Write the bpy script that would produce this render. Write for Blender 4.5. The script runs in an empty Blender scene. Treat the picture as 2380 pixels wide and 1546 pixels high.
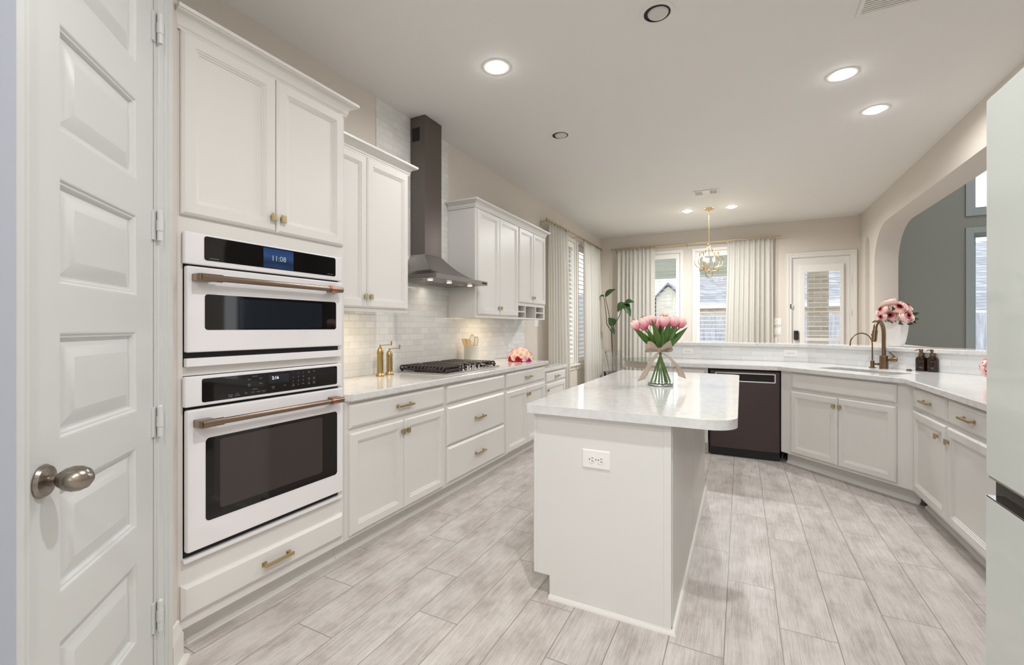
import bpy, bmesh, math, random
from mathutils import Vector, Matrix, noise
from mathutils.geometry import tessellate_polygon
random.seed(7)
C = bpy.context.scene.collection
SC = bpy.context.scene
PI = math.pi

# ------------------------------------------------------------------ camera, world, exposure
FPX, CXP, CYP, YAW, EYE = 1045.7, 1178.5, 761.2, 27.49, 1.28
cd = bpy.data.cameras.new('camera')
cd.sensor_fit = 'HORIZONTAL'; cd.sensor_width = 36.0
cd.lens = 36.0 * FPX / 2380.0
cd.shift_x = (1190.0 - CXP) / 2380.0
cd.shift_y = (CYP - 773.0) / 2380.0
cd.clip_start = 0.02; cd.clip_end = 300
cam = bpy.data.objects.new('camera', cd); C.objects.link(cam)
cam.location = (0, 0, EYE); cam.rotation_euler = (PI/2, 0, math.radians(YAW))
SC.camera = cam
SC.view_settings.view_transform = 'Standard'
SC.view_settings.look = 'None'
SC.view_settings.gamma = 1.0
SC.view_settings.exposure = 0.2
SC.view_settings.use_curve_mapping = False
wd = bpy.data.worlds.new('sky'); SC.world = wd; wd.use_nodes = True
bg = wd.node_tree.nodes['Background']
bg.inputs['Color'].default_value = (0.97, 0.985, 1.0, 1); bg.inputs['Strength'].default_value = 2.3
SC.cycles.max_bounces = 10; SC.cycles.diffuse_bounces = 5; SC.cycles.glossy_bounces = 4
SC.cycles.transmission_bounces = 8; SC.cycles.transparent_max_bounces = 12
SC.cycles.caustics_reflective = False; SC.cycles.caustics_refractive = False
SC.cycles.sample_clamp_indirect = 6.0

CAN_W, FILL_CAN_W, FAR_CAN_W, WARM_W = 16.0, 24.0, 40.0, 1.3

# ------------------------------------------------------------------ room dimensions (metres)
WX = -2.533      # left wall
BY = 9.0         # back wall
RX = 1.69        # right wall, kitchen face
RXO = 1.957      # right wall, far face
CE = 3.08        # ceiling
XF = -1.918      # face frames of the left cabinets

# ------------------------------------------------------------------ helpers
def lin(r, g, b):
    f = lambda c: ((c/255+0.055)/1.055)**2.4 if c/255 > 0.04045 else c/255/12.92
    return (f(r), f(g), f(b), 1.0)

class NT:
    def __init__(s, m):
        s.t = m.node_tree; s.n = s.t.nodes; s.l = s.t.links
    def new(s, typ, **kw):
        nd = s.n.new(typ)
        for k, v in kw.items():
            setattr(nd, k, v)
        return nd
    def set(s, sock, v):
        if isinstance(v, bpy.types.NodeSocket): s.l.new(v, sock)
        else: sock.default_value = v
    def math(s, op, a, b=0.0, c=None):
        nd = s.n.new('ShaderNodeMath'); nd.operation = op
        s.set(nd.inputs[0], a); s.set(nd.inputs[1], b)
        if c is not None: s.set(nd.inputs[2], c)
        return nd.outputs[0]
    def mix(s, f, a, b, blend='MIX'):
        nd = s.n.new('ShaderNodeMix'); nd.data_type = 'RGBA'; nd.blend_type = blend
        s.set(nd.inputs[0], f); s.set(nd.inputs[6], a); s.set(nd.inputs[7], b)
        return nd.outputs[2]
    def ramp(s, f, stops):
        nd = s.n.new('ShaderNodeValToRGB'); e = nd.color_ramp.elements
        while len(e) < len(stops): e.new(0.5)
        for el, (p, c) in zip(e, stops):
            el.position = p; el.color = c if len(c) == 4 else (*c, 1)
        s.l.new(f, nd.inputs[0]); return nd.outputs[0]
    def coord(s, kind='Object'):
        return s.n.new('ShaderNodeTexCoord').outputs[kind]
    def pos(s):
        return s.n.new('ShaderNodeNewGeometry').outputs['Position']
    def mapping(s, v, scale=(1, 1, 1), rot=(0, 0, 0), loc=(0, 0, 0)):
        nd = s.n.new('ShaderNodeMapping'); s.l.new(v, nd.inputs[0])
        nd.inputs['Scale'].default_value = scale; nd.inputs['Rotation'].default_value = rot; nd.inputs['Location'].default_value = loc
        return nd.outputs[0]
    def noise(s, v, scale, detail=3.0, rough=0.5, out='Fac', dist=0.0):
        nd = s.n.new('ShaderNodeTexNoise'); s.l.new(v, nd.inputs['Vector'])
        nd.inputs['Scale'].default_value = scale; nd.inputs['Detail'].default_value = detail; nd.inputs['Roughness'].default_value = rough
        nd.inputs['Distortion'].default_value = dist
        return nd.outputs[out]
    def bump(s, h, strength, dist=0.01):
        nd = s.n.new('ShaderNodeBump'); s.l.new(h, nd.inputs['Height'])
        nd.inputs['Strength'].default_value = strength; nd.inputs['Distance'].default_value = dist
        return nd.outputs[0]
    def xyz(s, v):
        nd = s.n.new('ShaderNodeSeparateXYZ'); s.l.new(v, nd.inputs[0]); return nd.outputs

def mat(name, color=(.8, .8, .8, 1), rough=0.5, metal=0.0, spec=0.5, **kw):
    m = bpy.data.materials.new(name); m.use_nodes = True
    b = m.node_tree.nodes['Principled BSDF']
    b.inputs['Base Color'].default_value = color; b.inputs['Roughness'].default_value = rough
    b.inputs['Metallic'].default_value = metal; b.inputs['Specular IOR Level'].default_value = spec
    for k, v in kw.items(): b.inputs[k.replace('_', ' ')].default_value = v
    return m, NT(m), b

# ------------------------------------------------------------------ materials
M = {}
def paint(name, c, rough, bscale=0, bstr=0, bdist=0.002):
    m, n, b = mat(name, c, rough)
    if bscale:
        h = n.noise(n.pos(), bscale, 4, 0.6)
        n.l.new(n.bump(h, bstr, bdist), b.inputs['Normal'])
    M[name] = m
paint('wall_daylight_tint', lin(160, 165, 175), 0.7)  # wall paint with the bluish cast of daylight mixed into its colour
paint('wall_paint', lin(214, 206, 196), 0.75, 90, 0.35)
paint('ceiling_paint', lin(229, 227, 224), 0.8, 60, 0.55, 0.003)
paint('great_room_paint', lin(158, 160, 152), 0.75, 90, 0.3)
paint('lens_grey', lin(206, 203, 199), 0.3)
paint('great_room_trim', lin(178, 186, 186), 0.45)
paint('trim_white', lin(226, 223, 217), 0.38)
paint('door_white', lin(208, 210, 208), 0.36)
paint('cabinet_white', lin(221, 219, 215), 0.34, 14, 0.05, 0.002)
paint('plastic_white', lin(236, 234, 230), 0.3)
paint('plastic_dark', lin(40, 38, 36), 0.5)  # dark plastic of the sensor case, also fills the outlet slots
paint('oven_white', lin(232, 230, 232), 0.16)
paint('grout_gap', lin(20, 19, 18), 0.7)
paint('ceramic_white', lin(238, 235, 231), 0.3, 40, 0.15, 0.001)
paint('crock_glaze', lin(226, 222, 208), 0.3)
paint('louver_white', lin(232, 230, 224), 0.4)
paint('pot_black', lin(22, 22, 22), 0.5)
paint('house_cream', lin(226, 221, 210), 0.8)
paint('house_stucco', lin(224, 220, 210), 0.8)
paint('soffit_green', lin(238, 243, 236), 0.8)
paint('dark_interior', lin(14, 13, 13), 0.6)
paint('petal_leaf', lin(74, 110, 44), 0.45)
paint('leaf_dark', lin(34, 54, 24), 0.4)
paint('bark', lin(70, 50, 42), 0.7, 60, 0.4)
paint('stem_green', lin(92, 122, 48), 0.45)
paint('lawn', lin(150, 150, 138), 0.9)
paint('wood_utensil', lin(226, 190, 132), 0.55)
paint('table_wood', lin(176, 164, 150), 0.5)
paint('patio_concrete', lin(190, 188, 182), 0.9)

def metal(name, c, rough, streak=0.0, axis=(1, 1, 60), aniso=0.0):
    m, n, b = mat(name, c, rough, 1.0)
    if streak:
        h = n.noise(n.mapping(n.coord(), axis), 30, 3, 0.6)
        n.l.new(n.math('ADD', n.math('MULTIPLY', h, streak), rough - streak*0.5), b.inputs['Roughness'])
    M[name] = m
metal('brass', lin(196, 178, 136), 0.34)
metal('brass_aged', lin(176, 150, 98), 0.3)
metal('gold_fixture', lin(206, 176, 126), 0.3)
metal('bronze_brushed', lin(146, 128, 112), 0.28)
metal('copper', lin(190, 128, 106), 0.25, 0.1, (1, 1, 60))
metal('faucet_bronze', lin(130, 108, 82), 0.34)
metal('nickel', lin(150, 142, 132), 0.28, 0.08)
metal('stainless', lin(118, 112, 107), 0.3)
metal('canopy_steel', lin(150, 146, 142), 0.28)
metal('cooktop_steel', lin(196, 192, 188), 0.24)
metal('chrome', lin(215, 214, 212), 0.12)
metal('black_steel', lin(84, 74, 74), 0.36)
metal('filter_steel', lin(168, 164, 158), 0.4)
paint('leaf_fig', lin(46, 74, 34), 0.38)
paint('basin_dark', lin(92, 84, 76), 0.4)
paint('cast_iron', lin(46, 38, 38), 0.5, 200, 0.2, 0.0006)

def black_glass(name, c, rough=0.04):
    m, n, b = mat(name, c, rough, 0.0, 0.5); M[name] = m
black_glass('oven_glass', lin(14, 11, 12))
black_glass('oven_window', lin(58, 50, 48), 0.08)
black_glass('speed_window', lin(26, 32, 40), 0.05)
m, n, b = mat('fridge_glass', lin(212, 217, 211), 0.06, 0.0, 0.35); M['fridge_glass'] = m

def emit(name, c, s):
    m = bpy.data.materials.new(name); m.use_nodes = True
    t = m.node_tree; t.nodes.clear()
    e = t.nodes.new('ShaderNodeEmission'); o = t.nodes.new('ShaderNodeOutputMaterial')
    e.inputs[0].default_value = c; e.inputs[1].default_value = s
    t.links.new(e.outputs[0], o.inputs[0]); M[name] = m
emit('lamp_glow', (1.0, 0.98, 0.96, 1), 34.0)
emit('bulb_glow', (1.0, 0.86, 0.66, 1), 14.0)
emit('hood_glow', (1.0, 0.94, 0.82, 1), 8.0)
emit('strip_glow', (1.0, 0.86, 0.62, 1), 3.0)
emit('digit_glow', (0.86, 0.84, 1.0, 1), 1.4)
emit('clock_glow', (0.62, 0.74, 0.86, 1), 0.5)
emit('print_white', (0.62, 0.6, 0.58, 1), 0.32)
def screen():
    m, n, b = mat('screen_blue', lin(20, 34, 60), 0.05)
    p = n.xyz(n.coord('Generated'))
    nz = n.noise(n.mapping(n.coord(), (1, 1, 3)), 14, 4, 0.6)
    f = n.math('ADD', p[2], n.math('MULTIPLY', n.math('SUBTRACT', nz, 0.5), 0.55))
    c = n.ramp(f, [(0.0, lin(40, 62, 92)), (0.35, lin(30, 40, 58)), (0.6, lin(58, 86, 128)), (1.0, lin(38, 66, 118))])
    n.l.new(c, b.inputs['Emission Color']); b.inputs['Emission Strength'].default_value = 0.55
    M['screen_blue'] = m
screen()

def thin_glass(name, tint=(0.97, 0.99, 0.98, 1), strength=1.0):
    m = bpy.data.materials.new(name); m.use_nodes = True
    n = NT(m); n.n.clear()
    o = n.new('ShaderNodeOutputMaterial'); mx = n.new('ShaderNodeMixShader')
    tr = n.new('ShaderNodeBsdfTransparent'); gl = n.new('ShaderNodeBsdfGlossy'); fr = n.new('ShaderNodeFresnel')
    tr.inputs[0].default_value = tint; gl.inputs['Roughness'].default_value = 0.01; bf = n.new('ShaderNodeNewGeometry').outputs['Backfacing']
    n.l.new(n.math('SUBTRACT', 1.45, n.math('MULTIPLY', bf, 1.45-1/1.45)), fr.inputs[0])
    n.l.new(n.math('MULTIPLY', fr.outputs[0], strength), mx.inputs[0])
    n.l.new(tr.outputs[0], mx.inputs[1]); n.l.new(gl.outputs[0], mx.inputs[2]); n.l.new(mx.outputs[0], o.inputs[0])
    M[name] = m
thin_glass('pane_glass', (0.97, 0.99, 1.0, 1), 0.5)
thin_glass('vase_glass', (0.985, 0.995, 0.99, 1))
thin_glass('acrylic', (0.95, 0.95, 0.95, 1), 1.3)
thin_glass('table_glass', (0.80, 0.90, 0.86, 1))
m, n, b = mat('thick_glass', (0.93, 1.0, 0.97, 1), 0.0, 0.0, 0.5, Transmission_Weight=1.0, IOR=1.45); M['thick_glass'] = m
m, n, b = mat('amber_glass', lin(34, 14, 9), 0.05, 0.0, 0.6); M['amber_glass'] = m

def curtain():
    m = bpy.data.materials.new('curtain_sheer'); m.use_nodes = True
    n = NT(m); b = n.n['Principled BSDF']; o = n.n['Material Output']
    w = n.noise(n.mapping(n.coord(), (260, 260, 60)), 1.0, 2)
    c = n.mix(w, lin(234, 232, 226), lin(243, 241, 236)); n.l.new(c, b.inputs['Base Color'])
    b.inputs['Roughness'].default_value = 0.9; b.inputs['Specular IOR Level'].default_value = 0.1
    t = n.new('ShaderNodeBsdfTranslucent'); n.l.new(c, t.inputs[0])
    mx = n.new('ShaderNodeMixShader'); mx.inputs[0].default_value = 0.55
    n.l.new(b.outputs[0], mx.inputs[1]); n.l.new(t.outputs[0], mx.inputs[2]); n.l.new(mx.outputs[0], o.inputs[0])
    M['curtain_sheer'] = m
curtain()
def ribbon():
    m = bpy.data.materials.new('ribbon_burlap'); m.use_nodes = True
    n = NT(m); b = n.n['Principled BSDF']; o = n.n['Material Output']
    w = n.noise(n.mapping(n.coord(), (900, 900, 900)), 1.0, 2)
    c = n.mix(w, lin(166, 142, 122), lin(216, 198, 180)); n.l.new(c, b.inputs['Base Color']); b.inputs['Roughness'].default_value = 0.85
    tr = n.new('ShaderNodeBsdfTransparent'); mx = n.new('ShaderNodeMixShader'); mx.inputs[0].default_value = 0.35
    n.l.new(b.outputs[0], mx.inputs[1]); n.l.new(tr.outputs[0], mx.inputs[2]); n.l.new(mx.outputs[0], o.inputs[0])
    M['ribbon_burlap'] = m
ribbon()

def floor_mat():
    m, n, b = mat('floor_planks', lin(198, 190, 184), 0.38)
    p = n.xyz(n.pos()); W, L, G = 0.205, 0.926, 0.0036
    cx = n.math('DIVIDE', n.math('ADD', p[0], 0.265), W); col = n.math('FLOOR', cx); fx = n.math('FRACT', cx)
    ty = n.math('DIVIDE', n.math('ADD', n.math('ADD', p[1], -0.075), n.math('MULTIPLY', col, 0.3087)), L)
    row = n.math('FLOOR', ty); fy = n.math('FRACT', ty)
    dx = n.math('MULTIPLY', n.math('MINIMUM', fx, n.math('SUBTRACT', 1.0, fx)), W)
    dy = n.math('MULTIPLY', n.math('MINIMUM', fy, n.math('SUBTRACT', 1.0, fy)), L)
    d = n.math('MINIMUM', dx, dy)
    grout = n.math('LESS_THAN', d, G*0.5)
    cmb = n.new('ShaderNodeCombineXYZ'); n.l.new(col, cmb.inputs[0]); n.l.new(row, cmb.inputs[1])
    wn = n.new('ShaderNodeTexWhiteNoise'); wn.noise_dimensions = '2D'; n.l.new(cmb.outputs[0], wn.inputs['Vector'])
    off = n.new('ShaderNodeVectorMath'); off.operation = 'MULTIPLY_ADD'
    n.l.new(wn.outputs['Color'], off.inputs[0]); off.inputs[1].default_value = (9, 9, 9); n.l.new(n.pos(), off.inputs[2])
    g1 = n.noise(n.mapping(off.outputs[0], (20, 1.1, 1)), 2.0, 8, 0.74, dist=1.2)
    g2 = n.noise(n.mapping(off.outputs[0], (150, 3.0, 1)), 2.0, 4, 0.65, dist=0.5)
    g3 = n.noise(n.mapping(off.outputs[0], (60, 14, 1)), 2.0, 5, 0.7)
    bl = n.noise(n.mapping(off.outputs[0], (6, 3.2, 1)), 1.5, 5, 0.65)
    base = n.ramp(bl, [(0.28, lin(178, 170, 164)), (0.46, lin(202, 195, 190)), (0.72, lin(217, 212, 207))])
    dark = n.ramp(bl, [(0.30, (1, 1, 1)), (0.62, (0.45, 0.45, 0.45))])
    base = n.mix(n.math('MULTIPLY', n.math('MULTIPLY', n.ramp(g2, [(0.46, (0, 0, 0)), (0.62, (1, 1, 1))]), dark), 0.62), base, lin(134, 125, 119))
    base = n.mix(n.math('MULTIPLY', n.math('MULTIPLY', n.ramp(g1, [(0.52, (0, 0, 0)), (0.66, (1, 1, 1))]), dark), 0.5), base, lin(140, 131, 125))
    base = n.mix(n.math('MULTIPLY', n.ramp(g3, [(0.55, (0, 0, 0)), (0.75, (1, 1, 1))]), 0.16), base, lin(120, 112, 106))
    base = n.mix(n.math('MULTIPLY', wn.outputs['Value'], 0.16), base, lin(172, 161, 153))
    base = n.mix(grout, base, lin(138, 130, 123))
    n.l.new(base, b.inputs['Base Color'])
    hgt = n.math('SUBTRACT', n.math('MULTIPLY', g2, -0.25), grout)
    n.l.new(n.bump(hgt, 0.25, 0.0015), b.inputs['Normal'])
    n.l.new(n.math('ADD', 0.30, n.math('MULTIPLY', g1, 0.22)), b.inputs['Roughness'])
    M['floor_planks'] = m
floor_mat()

def tile_mat(name, ax, ca, cb, grout_c, w=0.103, h=0.0515, rough=0.10, z0=0.915):
    # running-bond tile on a vertical surface; ax = horizontal direction (x, y) in world
    m, n, b = mat(name, ca, rough)
    p = n.xyz(n.pos())
    s = n.math('ADD', n.math('MULTIPLY', p[0], ax[0]), n.math('MULTIPLY', p[1], ax[1]))
    rz = n.math('DIVIDE', n.math('SUBTRACT', p[2], z0), h); r = n.math('FLOOR', rz); fz = n.math('FRACT', rz)
    sx = n.math('ADD', n.math('DIVIDE', s, w), n.math('MULTIPLY', n.math('MODULO', n.math('ADD', r, 100.0), 2.0), 0.5))
    c = n.math('FLOOR', sx); fx = n.math('FRACT', sx)
    dx = n.math('MULTIPLY', n.math('MINIMUM', fx, n.math('SUBTRACT', 1.0, fx)), w)
    dz = n.math('MULTIPLY', n.math('MINIMUM', fz, n.math('SUBTRACT', 1.0, fz)), h)
    d = n.math('MINIMUM', dx, dz); g = n.math('LESS_THAN', d, 0.0014)
    cmb = n.new('ShaderNodeCombineXYZ'); n.l.new(c, cmb.inputs[0]); n.l.new(r, cmb.inputs[1])
    wn = n.new('ShaderNodeTexWhiteNoise'); wn.noise_dimensions = '2D'; n.l.new(cmb.outputs[0], wn.inputs['Vector'])
    col = n.mix(wn.outputs['Value'], ca, cb); col = n.mix(g, col, grout_c)
    n.l.new(col, b.inputs['Base Color'])
    n.l.new(n.math('ADD', rough, n.math('MULTIPLY', g, 0.6)), b.inputs['Roughness'])
    wav = n.noise(n.pos(), 16, 1)
    edge = n.math('MINIMUM', n.math('DIVIDE', d, 0.004), 1.0)
    n.l.new(n.bump(n.math('ADD', edge, n.math('MULTIPLY', wav, 0.6)), 0.35, 0.0015), b.inputs['Normal'])
    M[name] = m
tile_mat('tile_left', (0, 1), lin(217, 218, 216), lin(230, 229, 226), lin(206, 198, 184))
tile_mat('tile_bar', (1, 0), lin(222, 224, 224), lin(234, 235, 234), lin(212, 208, 200), 0.205)
tile_mat('tile_bar_angled', (0.7071, -0.7071), lin(222, 224, 224), lin(234, 235, 234), lin(212, 208, 200), 0.205)

def quartz():
    m, n, b = mat('quartz', lin(226, 224, 221), 0.11, 0.0, 0.42)
    p = n.pos()
    w = n.noise(p, 5.0, 5, 0.6, 'Color'); mp = n.new('ShaderNodeVectorMath'); mp.operation = 'MULTIPLY_ADD'
    n.l.new(w, mp.inputs[0]); mp.inputs[1].default_value = (1.6, 1.6, 1.6); n.l.new(n.mapping(p, (9, 12, 16)), mp.inputs[2])
    v1 = n.noise(mp.outputs[0], 1.0, 4, 0.62)
    vein = n.ramp(n.math('ABSOLUTE', n.math('SUBTRACT', v1, 0.5)), [(0.0, (1, 1, 1)), (0.016, (0, 0, 0))])
    msk = n.ramp(n.noise(p, 7, 3), [(0.48, (0, 0, 0)), (0.64, (1, 1, 1))])
    f = n.math('MULTIPLY', n.math('MULTIPLY', vein, msk), 0.6)
    cl = n.ramp(n.noise(p, 30, 4, 0.7), [(0.35, lin(211, 210, 208)), (0.65, lin(222, 221, 219))])
    n.l.new(n.mix(f, cl, lin(150, 146, 148)), b.inputs['Base Color'])
    M['quartz'] = m
quartz()

def attr_mat(name, stops, rough=0.6, sss=0.0, trans=0.0):
    m, n, b = mat(name, (1, 1, 1, 1), rough, 0, 0.3)
    a = n.new('ShaderNodeAttribute'); a.attribute_name = 'grad'
    n.l.new(n.ramp(a.outputs['Fac'], stops), b.inputs['Base Color'])
    M[name] = m
attr_mat('tulip_petal', [(0.0, lin(240, 100, 140)), (0.35, lin(246, 150, 172)), (0.7, lin(250, 212, 206)), (1.0, lin(250, 226, 216))])
attr_mat('rose_pale', [(0.0, lin(110, 10, 30)), (0.26, lin(190, 50, 84)), (0.36, lin(238, 190, 186)), (0.55, lin(246, 214, 206)), (1.0, lin(251, 230, 222))])
attr_mat('peony_blush', [(0.0, lin(226, 150, 156)), (0.35, lin(236, 184, 182)), (0.7, lin(242, 206, 198)), (1.0, lin(244, 214, 206))])
attr_mat('peony_pink', [(0.0, lin(206, 70, 104)), (0.35, lin(232, 124, 146)), (0.7, lin(240, 160, 172)), (1.0, lin(244, 180, 186))])
attr_mat('peony_cream', [(0.0, lin(214, 178, 124)), (0.35, lin(232, 204, 160)), (0.7, lin(240, 220, 186)), (1.0, lin(242, 226, 198))])
attr_mat('peony_red', [(0.0, lin(110, 6, 18)), (0.5, lin(170, 14, 34)), (1.0, lin(196, 30, 50))])
attr_mat('peony_magenta', [(0.0, lin(150, 10, 90)), (1.0, lin(206, 30, 140))])
attr_mat('blossom_coral', [(0.0, lin(226, 100, 84)), (0.5, lin(246, 160, 140)), (1.0, lin(250, 196, 176))])

def shingle(name, ca, cb, h=0.14):
    m, n, b = mat(name, ca, 0.9)
    p = n.xyz(n.pos()); r = n.math('DIVIDE', p[2], h); rf = n.math('FLOOR', r); fz = n.math('FRACT', r)
    sx = n.math('ADD', n.math('DIVIDE', n.math('ADD', p[0], p[1]), 0.3), n.math('MULTIPLY', rf, 0.37))
    cmb = n.new('ShaderNodeCombineXYZ'); n.l.new(n.math('FLOOR', sx), cmb.inputs[0]); n.l.new(rf, cmb.inputs[1])
    wn = n.new('ShaderNodeTexWhiteNoise'); wn.noise_dimensions = '2D'; n.l.new(cmb.outputs[0], wn.inputs['Vector'])
    c = n.mix(wn.outputs['Value'], ca, cb); c = n.mix(n.math('LESS_THAN', fz, 0.12), c, lin(100, 100, 104))
    n.l.new(c, b.inputs['Base Color']); M[name] = m
shingle('shingle_gray', lin(136, 138, 146), lin(164, 166, 172))
shingle('shingle_blue', lin(124, 130, 146), lin(148, 154, 168))
def brick():
    m, n, b = mat('brick_tan', lin(190, 170, 150), 0.9)
    t = n.new('ShaderNodeTexBrick'); p = n.xyz(n.pos()); cmb = n.new('ShaderNodeCombineXYZ')
    n.l.new(n.math('ADD', p[0], p[1]), cmb.inputs[0]); n.l.new(p[2], cmb.inputs[1]); n.l.new(cmb.outputs[0], t.inputs['Vector'])
    t.inputs['Color1'].default_value = lin(214, 192, 172); t.inputs['Color2'].default_value = lin(236, 224, 212); t.inputs['Mortar'].default_value = lin(240, 237, 232)
    t.inputs['Scale'].default_value = 1.0; t.inputs['Mortar Size'].default_value = 0.008; t.inputs['Brick Width'].default_value = 0.21; t.inputs['Row Height'].default_value = 0.076
    n.l.new(t.outputs['Color'], b.inputs['Base Color']); M['brick_tan'] = m
brick()
def fence_mat():
    m, n, b = mat('fence_wood', lin(190, 190, 200), 0.9)
    p = n.pos(); g = n.noise(n.mapping(p, (8, 8, 0.8)), 2, 5, 0.7)
    n.l.new(n.ramp(g, [(0.3, lin(150, 152, 166)), (0.7, lin(206, 208, 218))]), b.inputs['Base Color']); M['fence_wood'] = m
fence_mat()

# ------------------------------------------------------------------ mesh helpers
def BM(): return bmesh.new()
def box(bm, x0, y0, z0, x1, y1, z1, bev=0.0, seg=2):
    x0, x1 = min(x0, x1), max(x0, x1); y0, y1 = min(y0, y1), max(y0, y1); z0, z1 = min(z0, z1), max(z0, z1)
    v = [bm.verts.new((x, y, z)) for z in (z0, z1) for y in (y0, y1) for x in (x0, x1)]
    fs = [bm.faces.new([v[i] for i in q]) for q in ((0, 2, 3, 1), (4, 5, 7, 6), (0, 1, 5, 4), (2, 6, 7, 3), (0, 4, 6, 2), (1, 3, 7, 5))]
    if bev > 0:
        es = list({e for f in fs for e in f.edges})
        bmesh.ops.bevel(bm, geom=es, offset=bev, segments=seg, profile=0.5, affect='EDGES')
    return bm
def prism(bm, poly, h0, h1, fn=lambda a, b, h: (a, b, h), holes=()):
    """poly (list of 2D points) with optional holes, extruded from h0 to h1 through fn(a, b, h)."""
    loops = [list(poly)] + [list(h) for h in holes]
    def area(l): return sum(l[i][0]*l[(i+1) % len(l)][1] - l[(i+1) % len(l)][0]*l[i][1] for i in range(len(l)))
    if area(loops[0]) < 0: loops[0].reverse()
    for i in range(1, len(loops)):
        if area(loops[i]) > 0: loops[i].reverse()
    tris = tessellate_polygon([[Vector((a, b, 0)) for a, b in l] for l in loops])
    flat = [p for l in loops for p in l]
    bot = [bm.verts.new(fn(a, b, h0)) for a, b in flat]; top = [bm.verts.new(fn(a, b, h1)) for a, b in flat]
    for t in tris:
        a, b, c = [flat[i] for i in t]
        s = (b[0]-a[0])*(c[1]-a[1]) - (b[1]-a[1])*(c[0]-a[0])
        t = tuple(t) if s > 0 else tuple(reversed(t))
        try:
            bm.faces.new([top[i] for i in t]); bm.faces.new([bot[i] for i in reversed(t)])
        except ValueError: pass
    k = 0
    for l in loops:
        for i in range(len(l)):
            a, b = k+i, k+(i+1) % len(l)
            bm.faces.new([bot[a], bot[b], top[b], top[a]])
        k += len(l)
    return bm
def rings(bm, x0, z0, x1, z1, prof, y=0.0):
    """stepped rectangular relief: prof = [(inset, depth)], the last ring is closed"""
    prev = None
    for ins, d in prof:
        r = [bm.verts.new(p) for p in ((x0+ins, y+d, z0+ins), (x1-ins, y+d, z0+ins), (x1-ins, y+d, z1-ins), (x0+ins, y+d, z1-ins))]
        if prev:
            for i in range(4): bm.faces.new([prev[i], prev[(i+1) % 4], r[(i+1) % 4], r[i]])
        prev = r
    bm.faces.new(prev); return bm
def frame_of(d):
    d = Vector(d).normalized(); up = Vector((0, 0, 1)) if abs(d.z) < 0.95 else Vector((1, 0, 0))
    a = d.cross(up).normalized(); b = a.cross(d).normalized(); return d, a, b
def tube(bm, pts, r, seg=8, closed=False, caps=True):
    pts = [Vector(p) for p in pts]; n = len(pts); rs = r if isinstance(r, (list, tuple)) else [r]*n
    tg = []
    for i in range(n):
        if closed: t = pts[(i+1) % n] - pts[i-1]
        else: t = pts[min(i+1, n-1)] - pts[max(i-1, 0)]
        tg.append(t.normalized())
    _, a, b = frame_of(tg[0]); loops = []
    for i in range(n):
        if i:
            q = tg[i-1].rotation_difference(tg[i]); a = q @ a; b = q @ b
        loops.append([bm.verts.new(pts[i] + (a*math.cos(2*PI*k/seg) + b*math.sin(2*PI*k/seg))*rs[i]) for k in range(seg)])
    for i in range(n if closed else n-1):
        A, B = loops[i], loops[(i+1) % n]; s = 0
        if closed and i == n-1:
            s = min(range(seg), key=lambda s: sum((A[k].co-B[(k+s) % seg].co).length for k in range(seg)))
        for k in range(seg): bm.faces.new([A[k], A[(k+1) % seg], B[(k+1+s) % seg], B[(k+s) % seg]])
    if caps and not closed:
        bm.faces.new(list(reversed(loops[0]))); bm.faces.new(loops[-1])
    return bm
def lathe(bm, prof, c=(0, 0, 0), seg=24, axis=(0, 0, 1), cap0=True, cap1=True):
    d, a, b = frame_of(axis); c = Vector(c); loops = []
    if abs(Vector(axis).normalized().z) > 0.99: a, b = Vector((1, 0, 0)), Vector((0, 1, 0))
    for r, h in prof:
        loops.append([bm.verts.new(c + d*h + (a*math.cos(2*PI*k/seg) + b*math.sin(2*PI*k/seg))*max(r, 1e-5)) for k in range(seg)])
    for i in range(len(loops)-1):
        A, B = loops[i], loops[i+1]
        for k in range(seg): bm.faces.new([A[k], A[(k+1) % seg], B[(k+1) % seg], B[k]])
    if cap0: bm.faces.new(list(reversed(loops[0])))
    if cap1: bm.faces.new(loops[-1])
    return bm
def sweep(bm, prof, path, z=0.0, out=1):
    """mitred moulding: prof [(out, up)] along a plan polyline; out=+1 puts the profile on the right of travel"""
    P = [Vector((p[0], p[1])) for p in path]; n = len(P); loops = []
    for i in range(n):
        d0 = (P[i]-P[i-1]).normalized() if i else (P[1]-P[0]).normalized()
        d1 = (P[i+1]-P[i]).normalized() if i < n-1 else d0
        n0 = Vector((d0.y, -d0.x))*out; n1 = Vector((d1.y, -d1.x))*out
        m = (n0+n1).normalized(); k = 1.0/max(m.dot(n0), 0.2)
        loops.append([bm.verts.new((P[i].x+m.x*k*o, P[i].y+m.y*k*o, z+u)) for o, u in prof])
    for i in range(n-1):
        A, B = loops[i], loops[i+1]; q = len(prof)
        for k in range(q): bm.faces.new([A[k], A[(k+1) % q], B[(k+1) % q], B[k]])
    bm.faces.new(loops[0]); bm.faces.new(list(reversed(loops[-1]))); return bm
def surf(bm, fn, nu, nv, closed_u=False, grad=None):
    if grad: ly = bm.verts.layers.float.get('grad') or bm.verts.layers.float.new('grad')
    g = [[bm.verts.new(fn(i/(nu-(0 if closed_u else 1)), j/(nv-1))) for i in range(nu)] for j in range(nv)]
    if grad:
        g2 = g
        for j in range(nv):
            for i in range(nu): g2[j][i][ly] = grad(i/max(nu-1, 1), j/(nv-1))
    for j in range(nv-1):
        for i in range(nu if closed_u else nu-1):
            bm.faces.new([g[j][i], g[j][(i+1) % nu], g[j+1][(i+1) % nu], g[j+1][i]])
    return bm
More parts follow.
